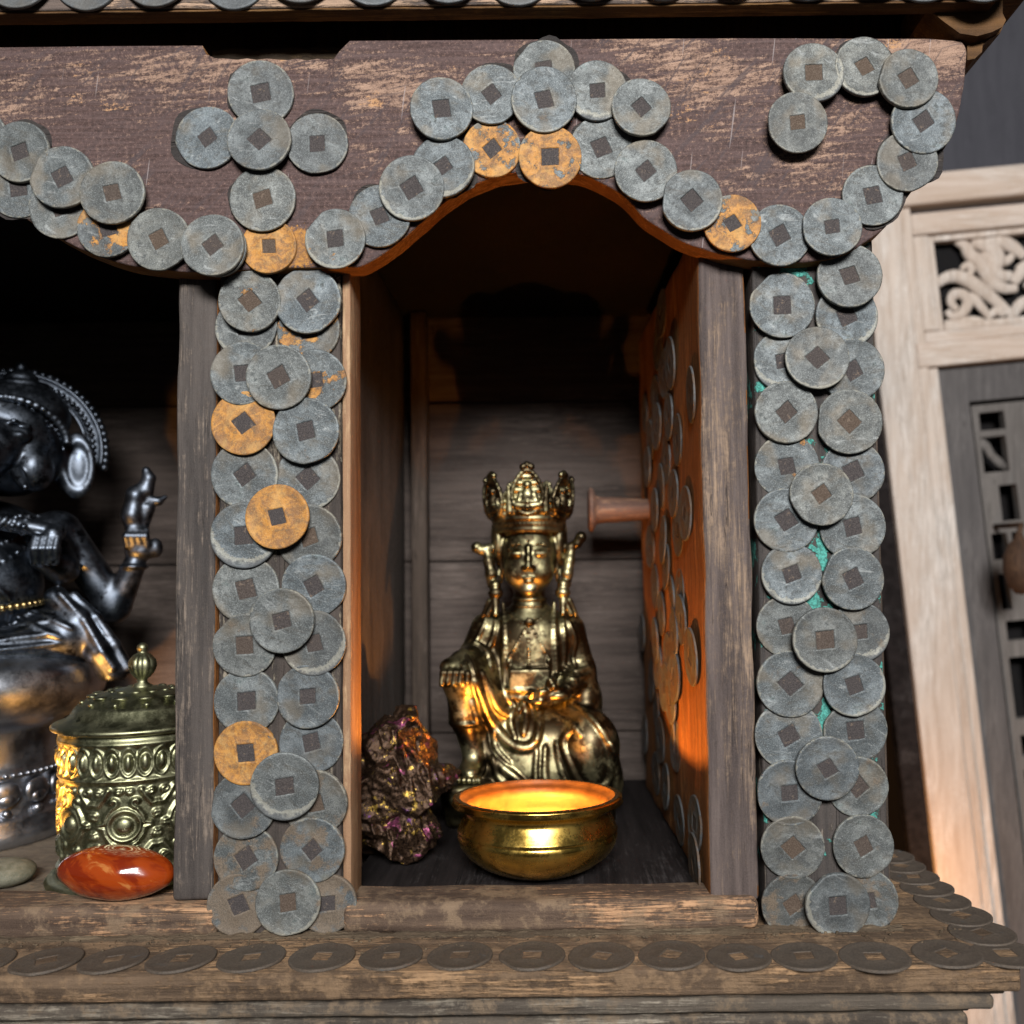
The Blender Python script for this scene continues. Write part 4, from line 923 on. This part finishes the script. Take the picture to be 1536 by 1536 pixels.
# ================================================================== DARK ELEPHANT-HEADED FIGURE
def statue_dark():
    y0 = 392.0; base = P(-29, 1242, y0); kk = K(base); oz = ZFL + .5
    base.z = oz
    root = thing('elephant_headed_figure', 'dark blue bronze elephant-headed deity seated on a round pedestal with one hand raised', 'statue', (base.x, y0, oz))
    O = np.array((base.x, y0, oz)); w = lambda p: tuple(O + np.array(p) * kk)
    # pedestal
    m = MB(); prof = [(0, 0), (119, 0), (123, 4), (123, 22), (117, 28), (119, 34), (113, 40), (108, 46), (106, 92), (112, 96), (113, 101), (107, 106), (104, 116), (104, 158), (109, 166), (128, 176), (150, 190), (163, 206), (168, 226), (163, 246), (146, 262), (110, 272), (0, 274)]
    lathe(m, [(r * kk, z * kk) for r, z in prof], tuple(O), 96)
    for i in range(16):
        a = 2 * PI * (i + .3) / 16 - PI / 2
        for r_, z_, e in ((110, 74, (20, 7, 18)), (113, 66, (12, 6, 10)), (112, 48, (7, 6, 6))):
            bm = bmesh.new(); bmesh.ops.create_uvsphere(bm, u_segments=16, v_segments=10, radius=1)
            for v in bm.verts:
                v.co = Matrix.Rotation(a + PI / 2, 3, 'Z') @ Vector((v.co.x * e[0], v.co.y * e[1], v.co.z * e[2])) + Vector((r_ * math.cos(a), r_ * math.sin(a), z_)); v.co = Vector(w(v.co))
            m.bm(bm)
    for i in range(70):
        a = 2 * PI * i / 70; ball(m, w((113 * math.cos(a), 113 * math.sin(a), 101)), 3.4 * kk, 8, 6)
    m.build('pedestal', M['bronze_sheen'], root)
    f = Field((-270, -150, 225), (270, 95, 725), 2.3)
    f.ell((0, -28, 370), (84, 68, 82), 14); f.ell((0, -4, 440), (84, 52, 62), 16)
    for s in (-1, 1):
        f.ell((s * 92, 0, 452), (34, 34, 34), 14)
        f.cap((s * 40, 0, 300), (s * 118, -44, 292), 50, 44, 14); f.cap((s * 118, -44, 290), (s * 20, -92, 272), 38, 28, 12)
        f.cap((s * 100, 2, 455), (s * 168, 4, 352), 30, 25, 8); f.ell((s * 172, 4, 336), (26, 24, 26), 10)
        f.cap((s * 178, 2, 335), (s * 206, -8, 402), 24, 17, 8); f.ring((s * 205, -8, 398), 18, 18, 3.5, 2)
        for d_, r_ in ((.2, 32), (.36, 30.5), (.5, 29.5)):
            p = np.array((s * 100, 2, 455)) + d_ * np.array((s * 68, 2, -103)); f.ell(p, (r_, r_, 8), 3, rot=('Y', s * 33))
        f.ell((s * 214, -10, 424), (23, 17, 17), 6); f.ell((s * 236, -10, 428), (12, 12, 16), 6)     # raised hand
        for i in range(4): f.line([(s * (198 + i * 9), -20, 432), (s * (196 + i * 9), -26, 446), (s * (200 + i * 8), -22, 455)], [7, 6, 5], 2.5)
        # hooked emblem in the raised hand
        f.line([(s * 208, -10, 452), (s * 203, -10, 480), (s * 208, -10, 512), (s * 219, -10, 528)], [14, 17, 15, 9], 6); f.line([(s * 214, -10, 450), (s * 224, -10, 492)], [9, 12], 4)
        f.line([(s * 222, -10, 520), (s * 226, -10, 540), (s * 222, -10, 552)], [12, 10, 7], 4); f.line([(s * 218, -10, 506), (s * 240, -10, 503), (s * 250, -10, 510)], [9, 7, 4], 3)
        # ear
        f.ell((s * 84 + 28, -8, 560), (22, 14, 46), 10); f.ell((s * 96 + 28, -16, 556), (26, 9, 52), 4)
    for s, cx in ((1, 124), (-1, -68)):
        f.ell((cx + s * 4, -25, 556), (19, 8, 40), 3, True); f.ell((cx + s * 2, -17, 556), (12, 4, 26), 3)
    # head, brows, trunk
    f.ell((32, -18, 578), (76, 70, 72), 10); f.ell((32, -50, 612), (58, 40, 40), 14)
    for s in (-1, 1):
        f.ell((30 + s * 30, -86, 592), (17, 10, 13), 4); f.line([(30 + s * 12, -92, 604), (30 + s * 26, -95, 610), (30 + s * 44, -84, 604)], 3.2, 3); f.ell((30 + s * 31, -94, 590), (9, 5, 5), 1)
        f.ell((30 + s * 46, -60, 545), (26, 30, 34), 12)
        f.cap((30 + s * 30, -90, 534), (30 + s * 46, -116, 512), 9, 5, 4)
    f.line([(24, -84, 575), (8, -108, 535), (-14, -118, 500), (-44, -112, 478), (-70, -100, 470), (-84, -94, 484)], [38, 33, 28, 23, 19, 15], 8)
    for i in range(9):
        t_ = i / 9; p = (18 - 50 * t_ ** 1.2, -100 - 16 * math.sin(t_ * 2.4), 556 - 76 * t_)
        f.ell((p[0], p[1] - 22, p[2]), (22 - 8 * t_, 8, 3), 3)
    # headband beads and cap
    f.ell((40, 4, 632), (72, 66, 58), 8)
    for k_, (r_, dz, rb) in enumerate(((1.0, 0, 6.2), (.93, -11, 3.2))):
        for i in range(26):
            a = PI * (i / 25) ; x = 38 + 78 * math.cos(a) * r_; z = 588 + 58 * math.sin(a) + dz * (1 if k_ == 0 else 1)
            f.ell((x, -80 * r_ + 34 * abs(math.cos(a)) ** 2 - 2, z), (rb, rb, rb), 1.5)
    f.ell((24, -78, 640), (16, 9, 18), 3); f.ring((44, 0, 680), 34, 32, 7, 4, .7); f.ell((44, 0, 690), (24, 22, 14), 5); f.ell((44, 0, 706), (9, 9, 12), 4); f.ell((44, 0, 664), (46, 42, 22), 8)
    # arms that hold the flute
    for s in (-1, 1):
        f.cap((s * 84, -16, 448), (s * 112, -50, 396), 28, 23, 10); f.cap((s * 112, -50, 396), (s * 92, -82, 410), 22, 17, 8)
        f.ell((s * 88 + 8, -90, 424), (22, 15, 20), 5)
        for i in range(4): f.line([(s * (78 + i * 9) + 10, -104, 440), (s * (76 + i * 9) + 10, -110, 424), (s * (76 + i * 9) + 10, -104, 404)], [6.2, 6, 5.2], 1.6)
    f.cap((-120, -92, 498), (112, -92, 448), 13, 12, 2); f.ell((108, -100, 446), (11, 9, 11), 2)
    # necklaces, belt, drapery
    for j, (wd, dp_) in enumerate(((62, 52), (74, 84), (52, 30))):
        for i in range(27):
            a = PI * i / 26; x = wd * math.cos(a); z = 476 - dp_ * math.sin(a)
            f.ell((x, f.front(x, z, -60), z), (4.2, 4.2, 4.2), 1.2)
    for pts, r in (([(18, 300), (60, 312), (100, 318)], 4), ([(20, 290), (64, 296), (112, 300)], 4), ([(30, 280), (70, 282), (118, 286)], 4), ([(34, 270), (70, 266), (108, 264)], 4),
                   ([(50, 330), (80, 312), (120, 292)], 4), ([(70, 336), (100, 322), (132, 306)], 4), ([(-18, 300), (-60, 312), (-100, 318)], 4), ([(-20, 290), (-64, 296), (-112, 300)], 4), ([(34, 372), (52, 346), (46, 316)], 4), ([(20, 372), (26, 330), (34, 306)], 3)):
        f.fold(pts, r, k=3, sink=.1)
    # sash hanging over the seat on the right
    f.line([(104, -46, 352), (136, -58, 318), (166, -66, 268), (184, -66, 236)], [17, 18, 19, 20], 8)
    f.line([(112, -62, 358), (146, -74, 318), (172, -82, 270), (186, -82, 246)], [5, 6, 6, 6], 3); f.line([(128, -52, 356), (160, -60, 322), (186, -66, 280), (204, -68, 244)], [6, 7, 8, 9], 4)
    f.line([(-104, -46, 352), (-136, -58, 318), (-166, -66, 268), (-184, -66, 236)], [17, 18, 19, 20], 8)
    V, Q = f.mesh(); me = mesh_np(V * kk + O, Q); me.materials.append(M['bronze']); body = link('body', me, root)
    # bead arch behind the head
    m = MB(); cx, cz, R = 34, 586, 108
    an = [math.radians(a) for a in np.linspace(-12, 192, 60)]
    tube(m, [w((cx + R * math.cos(a), 34, cz + R * math.sin(a))) for a in an], 14 * kk, 12, 0, .6)
    for dr in (-11, 11): tube(m, [w((cx + (R + dr) * math.cos(a), 27, cz + (R + dr) * math.sin(a))) for a in an], 3.2 * kk, 8)
    for i, a in enumerate(np.linspace(-12, 192, 41)):
        a = math.radians(a)
        ball(m, w((cx + (R - 1) * math.cos(a), 25, cz + (R - 1) * math.sin(a))), 5 * kk, 8, 6)
        ball(m, w((cx + (R + 16) * math.cos(a), 34, cz + (R + 16) * math.sin(a))), (6.2 * kk, 6 * kk, 6.2 * kk), 10, 7)
    m.build('bead_arch', M['bronze'], root)
    m = MB()
    for i in range(54):
        a = 2 * PI * i / 54; ball(m, w((89 * math.cos(a), -28 + 73 * math.sin(a), 342 + 5 * math.cos(2 * a))), (6 * kk, 6 * kk, 5.4 * kk), 8, 6)
    m.build('belt', M['gilt'], root)
statue_dark()
bpy.data.objects['elephant_headed_figure'].rotation_euler.z = math.radians(20)

# ================================================================== LIDDED POT
def pot():
    y0 = 175.0; c = P(212, 1200, y0); k = K(c); oz = ZFL + .5
    root = thing('lidded_pot', 'greenish brass lidded pot with scrolling relief beside the dark statue', 'pot', (c.x, y0, oz))
    zat = lambda py, r=0: P(212, py, y0 - r).z - oz
    R = 107 * k
    ztop = zat(1110, R) + 4; H = ztop
    n, nz = 420, 190
    # relief body as one displaced lathe
    th = np.linspace(0, 2 * PI, n, endpoint=False)[:, None]; zz = np.linspace(0, 1, nz)[None, :]
    base = np.full((1, nz), R)
    z = zz * H
    def g(a, b, w): return np.exp(-((a - b) / w) ** 2)
    prof = R * (1 + .10 * np.clip((.06 - zz) / .06, 0, 1) ** 1.0) + 4 * g(z, .115 * H, 4) + 4.5 * g(z, .72 * H, 4) + 4.5 * g(z, .95 * H, 5) - 2.5 * g(z, .17 * H, 6)
    rep = 8; seg = 2 * PI / rep
    s_ = ((th + seg * .18) / seg) % 1.0; u = (s_ - .5) * seg * R        # -w/2..w/2 arc length in u
    vmid = .44 * H; v = z - vmid; hh = .26 * H
    disp = np.zeros((n, nz))
    win = ((zz > .15) & (zz < .70)).astype(float)
    def curve(pts, w, a):
        nonlocal disp
        p = np.array([q[:] for q in [tuple(x) for x in pts]], float); d = np.full((n, nz), 1e9)
        for i in range(len(p) - 1):
            ax_, ay_ = p[i]; bx, by = p[i + 1]; lx, ly = bx - ax_, by - ay_; LL = lx * lx + ly * ly + 1e-9
            t_ = np.clip(((u - ax_) * lx + (v - ay_) * ly) / LL, 0, 1)
            d = np.minimum(d, (u - ax_ - t_ * lx) ** 2 + (v - ay_ - t_ * ly) ** 2)
        disp = np.maximum(disp, a * np.clip(1.25 - np.sqrt(d) / w, 0, 1))
    W = seg * R / 2
    def spiral(cx, cy, r0, r1, a0, a1, m_=14):
        return [(cx + (r0 + (r1 - r0) * i / m_) * math.cos(a0 + (a1 - a0) * i / m_), cy + (r0 + (r1 - r0) * i / m_) * math.sin(a0 + (a1 - a0) * i / m_)) for i in range(m_ + 1)]
    for sx in (-1, 1):
        for sy in (-1, 1):
            mir = lambda ps: [(sx * a, sy * b) for a, b in ps]
            curve(mir(spiral(W * .36, hh * .56, W * .04, W * .17, 0, 4.6)), 4.2, 4.5)
            curve(mir(spiral(W * .18, hh * .84, W * .03, W * .10, 1.5, -3.4)), 3.6, 4.2)
            curve(mir([(W * .40, hh * .40), (W * .56, hh * .22), (W * .62, hh * .06), (W * .80, hh * .03)]), 4.2, 4.5)
            curve(mir([(W * .5, hh * .86), (W * .66, hh * .66), (W * .84, hh * .5), (W * .97, hh * .52)]), 4.6, 4.6)
            curve(mir(spiral(W * .80, hh * .82, W * .03, W * .12, 2, -3.0)), 3.6, 4.2)
            curve(mir(spiral(W * .93, hh * .25, W * .02, W * .10, 3.6, -1.5)), 3.6, 4.2)
    rad = np.sqrt(u ** 2 + v ** 2)
    disp = np.maximum(disp, 6.5 * np.clip(1 - (rad / 13) ** 2, 0, 1) ** .5); disp = np.maximum(disp, 4.5 * np.clip(1.3 - np.abs(rad - 23) / 4, 0, 1))
    disp *= win
    nb = 32; sb = ((th * nb / (2 * PI)) % 1 - .5) * (2 * PI / nb) * R
    bz = z - .835 * H
    bead = 7.5 * np.sqrt(np.clip(1 - (sb / 6.5) ** 2 - (bz / (.055 * H)) ** 2, 0, 1)); ringb = 3 * np.clip(1.2 - np.abs(np.sqrt((sb / 11.5) ** 2 + (bz / (.088 * H)) ** 2) - 1) * 6, 0, 1)
    rr = prof + disp + np.maximum(bead, ringb)
    X = np.stack([c.x + rr * np.cos(th), y0 + rr * np.sin(th), np.broadcast_to(oz + z, rr.shape)], -1).reshape(-1, 3)
    i, j = np.meshgrid(np.arange(n), np.arange(nz - 1), indexing='ij'); i2 = (i + 1) % n
    Q = np.stack([i * nz + j, i2 * nz + j, i2 * nz + j + 1, i * nz + j + 1], -1).reshape(-1, 4)
    me = mesh_np(X, Q); me.materials.append(M['pot']); link('pot_body', me, root)
    m = MB(); lathe(m, [(0, 0), (R * 1.16, 0), (R * 1.17, 5), (R * 1.13, 11), (R * 1.02, 14)], (c.x, y0, oz), 80); m.build('foot_ring', M['pot'], root)
    # lid
    m = MB(); zl_ = H - 1
    prof = [(R * .96, 0), (R * 1.04, 1), (R * 1.115, 5), (R * 1.125, 9), (R * 1.10, 12), (R * .98, 17), (R * .9, 24), (R * .84, 36), (R * .80, 41), (R * .78, 41), (R * .66, 52), (R * .45, 60), (R * .2, 64), (0, 65)]
    lathe(m, prof, (c.x, y0, oz + zl_), 96)
    for i in range(12):
        a = 2 * PI * i / 12
        for r_, zq, e in ((R * .62, 54, (13, 9, 3.5)), (R * .4, 60.5, (8, 6, 3)), (R * .74, 45, (5, 5, 4))):
            aa = a + (.26 if e[0] == 8 else 0)
            bm = bmesh.new(); bmesh.ops.create_uvsphere(bm, u_segments=12, v_segments=8, radius=1)
            for v_ in bm.verts: v_.co = Matrix.Rotation(aa + PI / 2, 3, 'Z') @ Vector((v_.co.x * e[0], v_.co.y * e[1], v_.co.z * e[2])) + Vector((c.x + r_ * math.cos(aa), y0 + r_ * math.sin(aa), oz + zl_ + zq))
            m.bm(bm)
    lid = m.build('lid', M['pot'], root)
    kz = oz + zl_ + 63
    V = []; prof = [(0, -2), (16, -2), (15, 4), (8, 9), (8, 14), (13, 18), (19, 26), (22.5, 36), (21, 46), (14, 55), (8, 58), (7, 61), (9, 65), (8, 71), (3, 75), (0, 75)]
    m = MB(); nn = 96
    for r_, zq in prof:
        for i in range(nn):
            a = 2 * PI * i / nn; q = r_ * (1 + (.07 * abs(math.sin(a * 6)) - .05 if 16 < zq < 57 else 0)); V.append((c.x + q * math.cos(a), y0 + q * math.sin(a), kz + zq))
    m.add(V, [(j * nn + i, j * nn + (i + 1) % nn, (j + 1) * nn + (i + 1) % nn, (j + 1) * nn + i) for j in range(len(prof) - 1) for i in range(nn)]); m.build('lid_knob', M['pot'], lid)
    m = MB(); hx = P(94, 1112, y0).x; hz = P(94, 1112, y0).z
    tube(m, smooth_pts([(hx + 12, y0, hz + 22), (hx - 2, y0, hz + 18), (hx - 5, y0, hz), (hx + 2, y0, hz - 14), (hx + 14, y0, hz - 12)], 5), 6, 10); ball(m, (hx - 3, y0 - 4, hz - 12), 8); m.build('ear_handle', M['bronze'], root)
pot()

# ================================================================== STONES
c = P(176, 1309, 30); k = K(c)
bm = bmesh.new(); bmesh.ops.create_icosphere(bm, subdivisions=5, radius=1)
zc = ZSILL + 40 * k
for v in bm.verts:
    d = v.co.copy(); w_ = 1 + .05 * noise.noise(d * 1.6 + Vector((3, 1, 2))); x = d.x * 84 * k * w_; y = d.y * 44 * w_; z = d.z * 39 * k * w_
    z -= .06 * x * (1 if d.x < 0 else .6); z = max(z, -37 * k + .02 * x)
    v.co = Vector((c.x + x, 28 + y, zc + z))
mz = min(v.co.z for v in bm.verts)
for v in bm.verts: v.co.z += ZSILL + .6 - mz
m = MB(); m.bm(bm); o = m.build('amber_stone', M['amber'], None, (c.x, 28, ZSILL)); tag(o, 'glossy orange red polished stone lying on the ledge before the lidded pot', 'stone')
c = P(4, 1303, 120)
bm = bmesh.new(); bmesh.ops.create_icosphere(bm, subdivisions=4, radius=1)
for v in bm.verts:
    d = v.co.copy(); w_ = 1 + .06 * noise.noise(d * 1.3); v.co = Vector((c.x + d.x * 50 * w_, 120 + d.y * 44, ZFL + 22 + max(d.z, -.8) * 21 * w_ + 0))
mz = min(v.co.z for v in bm.verts)
for v in bm.verts: v.co.z += ZFL + .6 - mz
m = MB(); m.bm(bm); o = m.build('flat_pebble', M['grey_stone'], None, (c.x, 120, ZFL)); tag(o, 'dull grey green flat pebble at the foot of the dark statue', 'pebble')

# peacock ore, sharp-crested lump
def ore():
    y0 = 245.0; c = P(590, 1200, y0); k = K(c); zb = ZFL + .5
    f = Field((-125, -95, -112), (100, 95, 140), 1.7); rr = random.Random(12)
    def shard(ct, rad, tilt, nk):
        Rm = Matrix.Rotation(math.radians(tilt), 3, 'Y'); pl = []
        for i in range(nk):
            n_ = Vector((rr.gauss(0, 1), rr.gauss(0, 1), rr.gauss(0, 1))).normalized()
            q = Vector((n_.x * rad[0], n_.y * rad[1], n_.z * rad[2])); pl.append((Rm @ n_, q.length * rr.uniform(.78, .96)))
        def fn(X, Y, Z):
            d = np.full(np.broadcast(X, Y, Z).shape, -1e9, np.float32)
            for n_, o in pl: d = np.maximum(d, n_.x * (X - ct[0]) + n_.y * (Y - ct[1]) + n_.z * (Z - ct[2]) - o)
            return d
        m_ = max(rad) * 1.3; f.put(fn, [v - m_ for v in ct], [v + m_ for v in ct], 2.5)
    shard((-22, 4, -42), (74, 66, 70), 0, 26); shard((-4, -4, 38), (40, 44, 74), 14, 24); shard((20, -2, 84), (21, 24, 44), 10, 18); shard((48, -8, 4), (40, 34, 30), -22, 20)
    shard((8, -2, 14), (58, 56, 92), 6, 22); shard((-56, 6, 10), (34, 46, 80), 24, 22); shard((22, -24, -66), (52, 50, 40), 8, 22); shard((30, -18, 46), (28, 26, 44), -10, 18); shard((-10, -44, -10), (34, 26, 70), 12, 18)
    f.box((0, 0, -128), (200, 200, 22), 1, 2, True)
    V, Q = f.mesh(); V = V.copy()
    for i in range(len(V)):
        p = Vector(V[i]); rg = 1 - abs(noise.noise(Vector((p.x * .055 + p.z * .012, p.y * .055, p.z * .016)))) * 2; d_ = Vector((p.x, p.y, 0)).normalized() * (rg * 7 - 4) + noise.noise_vector(p * .12) * 1.4 + noise.noise_vector(p * .03) * 4.0; V[i] += np.array(d_)
    V = V * (k * 1.08, k, k * .97) + np.array((c.x - 2, y0, c.z)); V[:, 2] += zb - V[:, 2].min(); V[:, 0] = np.maximum(V[:, 0], XW + 3)
    me = mesh_np(V, Q, False); me.materials.append(M['ore']); o = link('ore_lump', me, None, (c.x, y0, zb)); tag(o, 'rough angular purple and gold glinting ore lump left of the brass bowl', 'mineral')
ore()

# ================================================================== CARVED DOOR PANEL BEHIND (leaning), WALL, FLOOR
ZG = ZL - 900
YP = 1250.0
kp_ = (1280 + YP) / 1280
po = P(1330, 300, YP)
lean = math.radians(-4.9)
carved = thing('carved_door', 'pale timber door panel with pierced scroll carving and grey lattice behind the cabinet', 'door', (po.x, YP, po.z - 1200 * kp_))
RL = Matrix.Rotation(lean, 3, 'Y')
def pl_pt(a, b, y=0):                    # a right, b down, in photo pixels at the panel
    v = RL @ Vector((a * kp_, 0, -b * kp_)); return Vector((po.x + v.x, YP + y, po.z + v.z))
def pbox(name, a0, a1, b0, b1, y0, y1, mat, bev=4, parent=None):
    bm = box_bm(a0 * kp_, a1 * kp_, y0, y1, -b1 * kp_, -b0 * kp_, bev, 3)
    for v in bm.verts:
        q = RL @ Vector((v.co.x, 0, v.co.z)); v.co = Vector((po.x + q.x, YP + v.co.y, po.z + q.z))
    m = MB(); m.bm(bm, 0, False); return m.build(name, mat, parent or carved)
pbox('stile', -42, 19, 10, 1290, 0, 60, M['pale'])
pbox('stile', 19.5, 36, 10, 1290, 6, 60, M['pale'], 6)
pbox('stile', 36.5, 52, 262, 1290, 16, 60, M['pale'], 5)
pbox('rail', -70, 560, -34, 14, -14, 60, M['pale_x'], 10)
pbox('rail', 36.5, 400, 22, 56, 12, 60, M['pale_x'], 8)
pbox('rail', 36.5, 400, 206, 226, 12, 60, M['pale_x'], 8)
pbox('rail', 19.5, 400, 226, 262, 0, 60, M['pale_x'], 6)
pbox('stile', 36.5, 62, 56.5, 205.5, 16, 60, M['pale'], 8)
pbox('outer_post', -74, -40, 14, 1290, 20, 60, M['floor'])
back = pbox('carving_ground', 62, 400, 56.5, 205.5, 80, 90, M['black'], 1)
# inner bead frame of the carving
for nm, a0, a1, b0, b1 in (('carving_frame', 62.5, 72, 56.5, 205), ('carving_frame', 72.5, 400, 56.5, 66), ('carving_frame', 72.5, 400, 194, 205)):
    pbox(nm, a0, a1, b0, b1, 30, 70, M['pale'], 5)
m = MB()
def scroll(pts, r, dy=0):
    q = smooth_pts([(a, 0, b) for a, b in pts], 6); n_ = len(q)
    rr = [r * kp_ * (.55 + .45 * math.sin(PI * (i + .5) / n_)) for i in range(n_)]
    tube(m, [pl_pt(p.x, p.z, 52 + dy) for p in q], rr, 12, 0, .7)
for pts, r in (([(74, 130), (86, 122), (104, 120), (124, 130), (144, 148), (164, 168), (186, 192)], 9), ([(100, 172), (92, 160), (98, 148), (112, 150), (118, 162), (108, 178), (92, 182), (84, 172)], 7), ([(112, 150), (126, 156), (138, 172), (150, 192)], 6),
               ([(122, 122), (130, 112), (124, 104), (114, 110)], 5), ([(112, 64), (124, 74), (130, 88), (142, 100), (150, 116), (158, 134), (176, 146), (196, 148)], 9), ([(134, 70), (150, 74), (164, 84), (170, 100), (162, 114), (172, 126), (190, 128)], 11), ([(150, 70), (172, 70), (196, 82), (214, 100)], 9), ([(168, 100), (184, 104), (196, 96)], 6),
               ([(146, 92), (156, 96), (160, 108)], 7), ([(186, 190), (196, 176), (214, 170), (240, 178)], 8), ([(210, 150), (226, 140), (240, 150)], 8), ([(200, 120), (226, 112), (250, 120), (268, 140)], 9), ([(150, 186), (162, 180), (172, 188)], 6), ([(78, 190), (96, 194), (120, 190), (140, 194)], 5)):
    r *= 1.3
    scroll(pts, r)
    scroll([(460 - a, b) for a, b in pts if True], r)
m.build('scroll_carving', M['pale'], carved)
# lower slab with lattice
def plate(name, a0, a1, b0, b1, holes, y0, y1, mat):
    A = sorted({a0, a1} | {min(max(h[i], a0), a1) for h in holes for i in (0, 1)}); B = sorted({b0, b1} | {min(max(h[i], b0), b1) for h in holes for i in (2, 3)})
    bm = bmesh.new(); vs = {}
    def vert(i, j):
        if (i, j) not in vs: q = pl_pt(A[i], B[j], y0); vs[(i, j)] = bm.verts.new(q)
        return vs[(i, j)]
    for i in range(len(A) - 1):
        for j in range(len(B) - 1):
            ca, cb = (A[i] + A[i + 1]) / 2, (B[j] + B[j + 1]) / 2
            if any(h[0] < ca < h[1] and h[2] < cb < h[3] for h in holes): continue
            bm.faces.new((vert(i, j), vert(i, j + 1), vert(i + 1, j + 1), vert(i + 1, j)))
    r = bmesh.ops.extrude_face_region(bm, geom=bm.faces[:])
    for v in r['geom']:
        if isinstance(v, bmesh.types.BMVert): v.co.y += y1 - y0
    bmesh.ops.recalc_face_normals(bm, faces=bm.faces[:])
    m = MB(); m.bm(bm, 0, False); return m.build(name, mat, carved)
holes = [(112, 151, 336, 364), (110, 149, 374, 429), (129, 157, 450, 505), (109, 133, 523, 563), (140, 157, 523, 600), (112, 128, 585, 640), (115, 157, 657, 687), (113, 147, 712, 805), (116, 132, 830, 862), (115, 132, 882, 972), (140, 157, 840, 972), (113, 150, 1000, 1090)]
holes += [(340 - h[1], 340 - h[0], h[2], h[3]) for h in holes]
plate('door_slab', 52.5, 400, 262.5, 1290, [(97, 243, 318, 1240)], 34, 70, M['greydoor'])
plate('lattice', 102, 238, 324, 1234, holes, 44, 74, M['lattice'])
pbox('lattice_ground', 92, 400, 300, 1290, 130, 140, M['black'], 1)
m = MB(); tube(m, [pl_pt(a, b, 60) for a, b in ((112, 378), (122, 388), (128, 402), (138, 414), (148, 424))], [16, 15, 13, 15, 10], 8, 0, .5); m.build('lattice_leaf', M['lattice'], carved)
# turned wooden finial in front of the lattice
fc = P(1530, 846, 1100)
fin = thing('wooden_finial', 'brown turned wooden bulb hanging in front of the grey lattice', 'finial', (fc.x, 1100, fc.z - 100))
m = MB(); kf = K(fc)
lathe(m, [(0, -46 * kf), (8 * kf, -44 * kf), (18 * kf, -30 * kf), (24 * kf, -8 * kf), (23 * kf, 12 * kf), (15 * kf, 30 * kf), (7 * kf, 38 * kf), (5 * kf, 46 * kf), (0, 47 * kf)], (fc.x, 1100, fc.z), 32); m.build('bulb', M['bulb'], fin)
m = MB(); tube(m, [(fc.x, 1100, fc.z + 46 * kf), (fc.x + 30, 1140, fc.z + 60 * kf), (fc.x + 34, YP + 50, fc.z + 62 * kf)], 4 * kf, 10); m.build('stem', M['bulb'], fin)

m = MB(); m.bm(box_bm(-5000, 6000, 2300, 2360, ZG - 200, 4200, 0), 0, False)
o = m.build('room_wall', M['wall']); o['kind'] = 'structure'
for x in range(-1000, 4000, 420):
    pass
m = MB(); m.bm(box_bm(-5000, 6000, -6000, 2300, ZG - 60, ZG - 2, 0), 0, False); o = m.build('floor', M['floor']); o['kind'] = 'structure'

# ================================================================== LIGHT
def lamp(name, ty, loc, power, color, target=None, **kw):
    d = bpy.data.lights.new(name, ty); d.energy = power; d.color = color
    for k_, v_ in kw.items(): setattr(d, k_, v_)
    o = bpy.data.objects.new(name, d); COL.objects.link(o); o.location = Vector(loc) * S
    if target is not None: o.rotation_euler = (Vector(target) - Vector(loc)).to_track_quat('-Z', 'Y').to_euler()
    return o
lamp('window_light', 'AREA', (330, -4200, 2000), 31, (1, .975, .95), (0, 0, -50), shape='RECTANGLE', size=1900 * S, size_y=900 * S)
fl = (bc.x - 22, BY + 15, cz + 44)
lamp('left_candle_glow', 'SPOT', (-925, -40, ZSILL + 95), 1.7, (1, .42, .08), (-790, 260, ZSILL + 225), shadow_soft_size=12 * S, spot_size=math.radians(64), spot_blend=.15)
lamp('rear_candle_glow', 'POINT', (915, 985, -960), .6, (1, .42, .08), shadow_soft_size=20 * S)

w = bpy.data.worlds.new('World'); sc.world = w; w.use_nodes = True
bg = w.node_tree.nodes['Background']; bg.inputs[0].default_value = (.85, .92, 1, 1); bg.inputs[1].default_value = .05

# ================================================================== CAMERA
cd = bpy.data.cameras.new('camera'); cam = bpy.data.objects.new('camera', cd); COL.objects.link(cam)
cd.sensor_width = 36; cd.sensor_fit = 'HORIZONTAL'; cd.lens = F / 1536 * 36
cd.shift_x = -(CX - 768) / 1536; cd.shift_y = (CY - 768) / 1536
mat = Matrix((CR, CU, -f0)).transposed().to_4x4(); mat.translation = CAM * S; cam.matrix_world = mat
cd.clip_start = .01; cd.clip_end = 100
cd.dof.use_dof = True; cd.dof.focus_distance = 1262 * S; cd.dof.aperture_fstop = 8
sc.camera = cam

sc.view_settings.view_transform = 'Standard'; sc.view_settings.look = 'None'; sc.view_settings.exposure = 0; sc.view_settings.gamma = 1
sc.view_settings.use_curve_mapping = False
sc.render.engine = 'CYCLES'
sc.cycles.use_denoising = True
sc.cycles.sample_clamp_indirect = 6
sc.cycles.max_bounces = 6
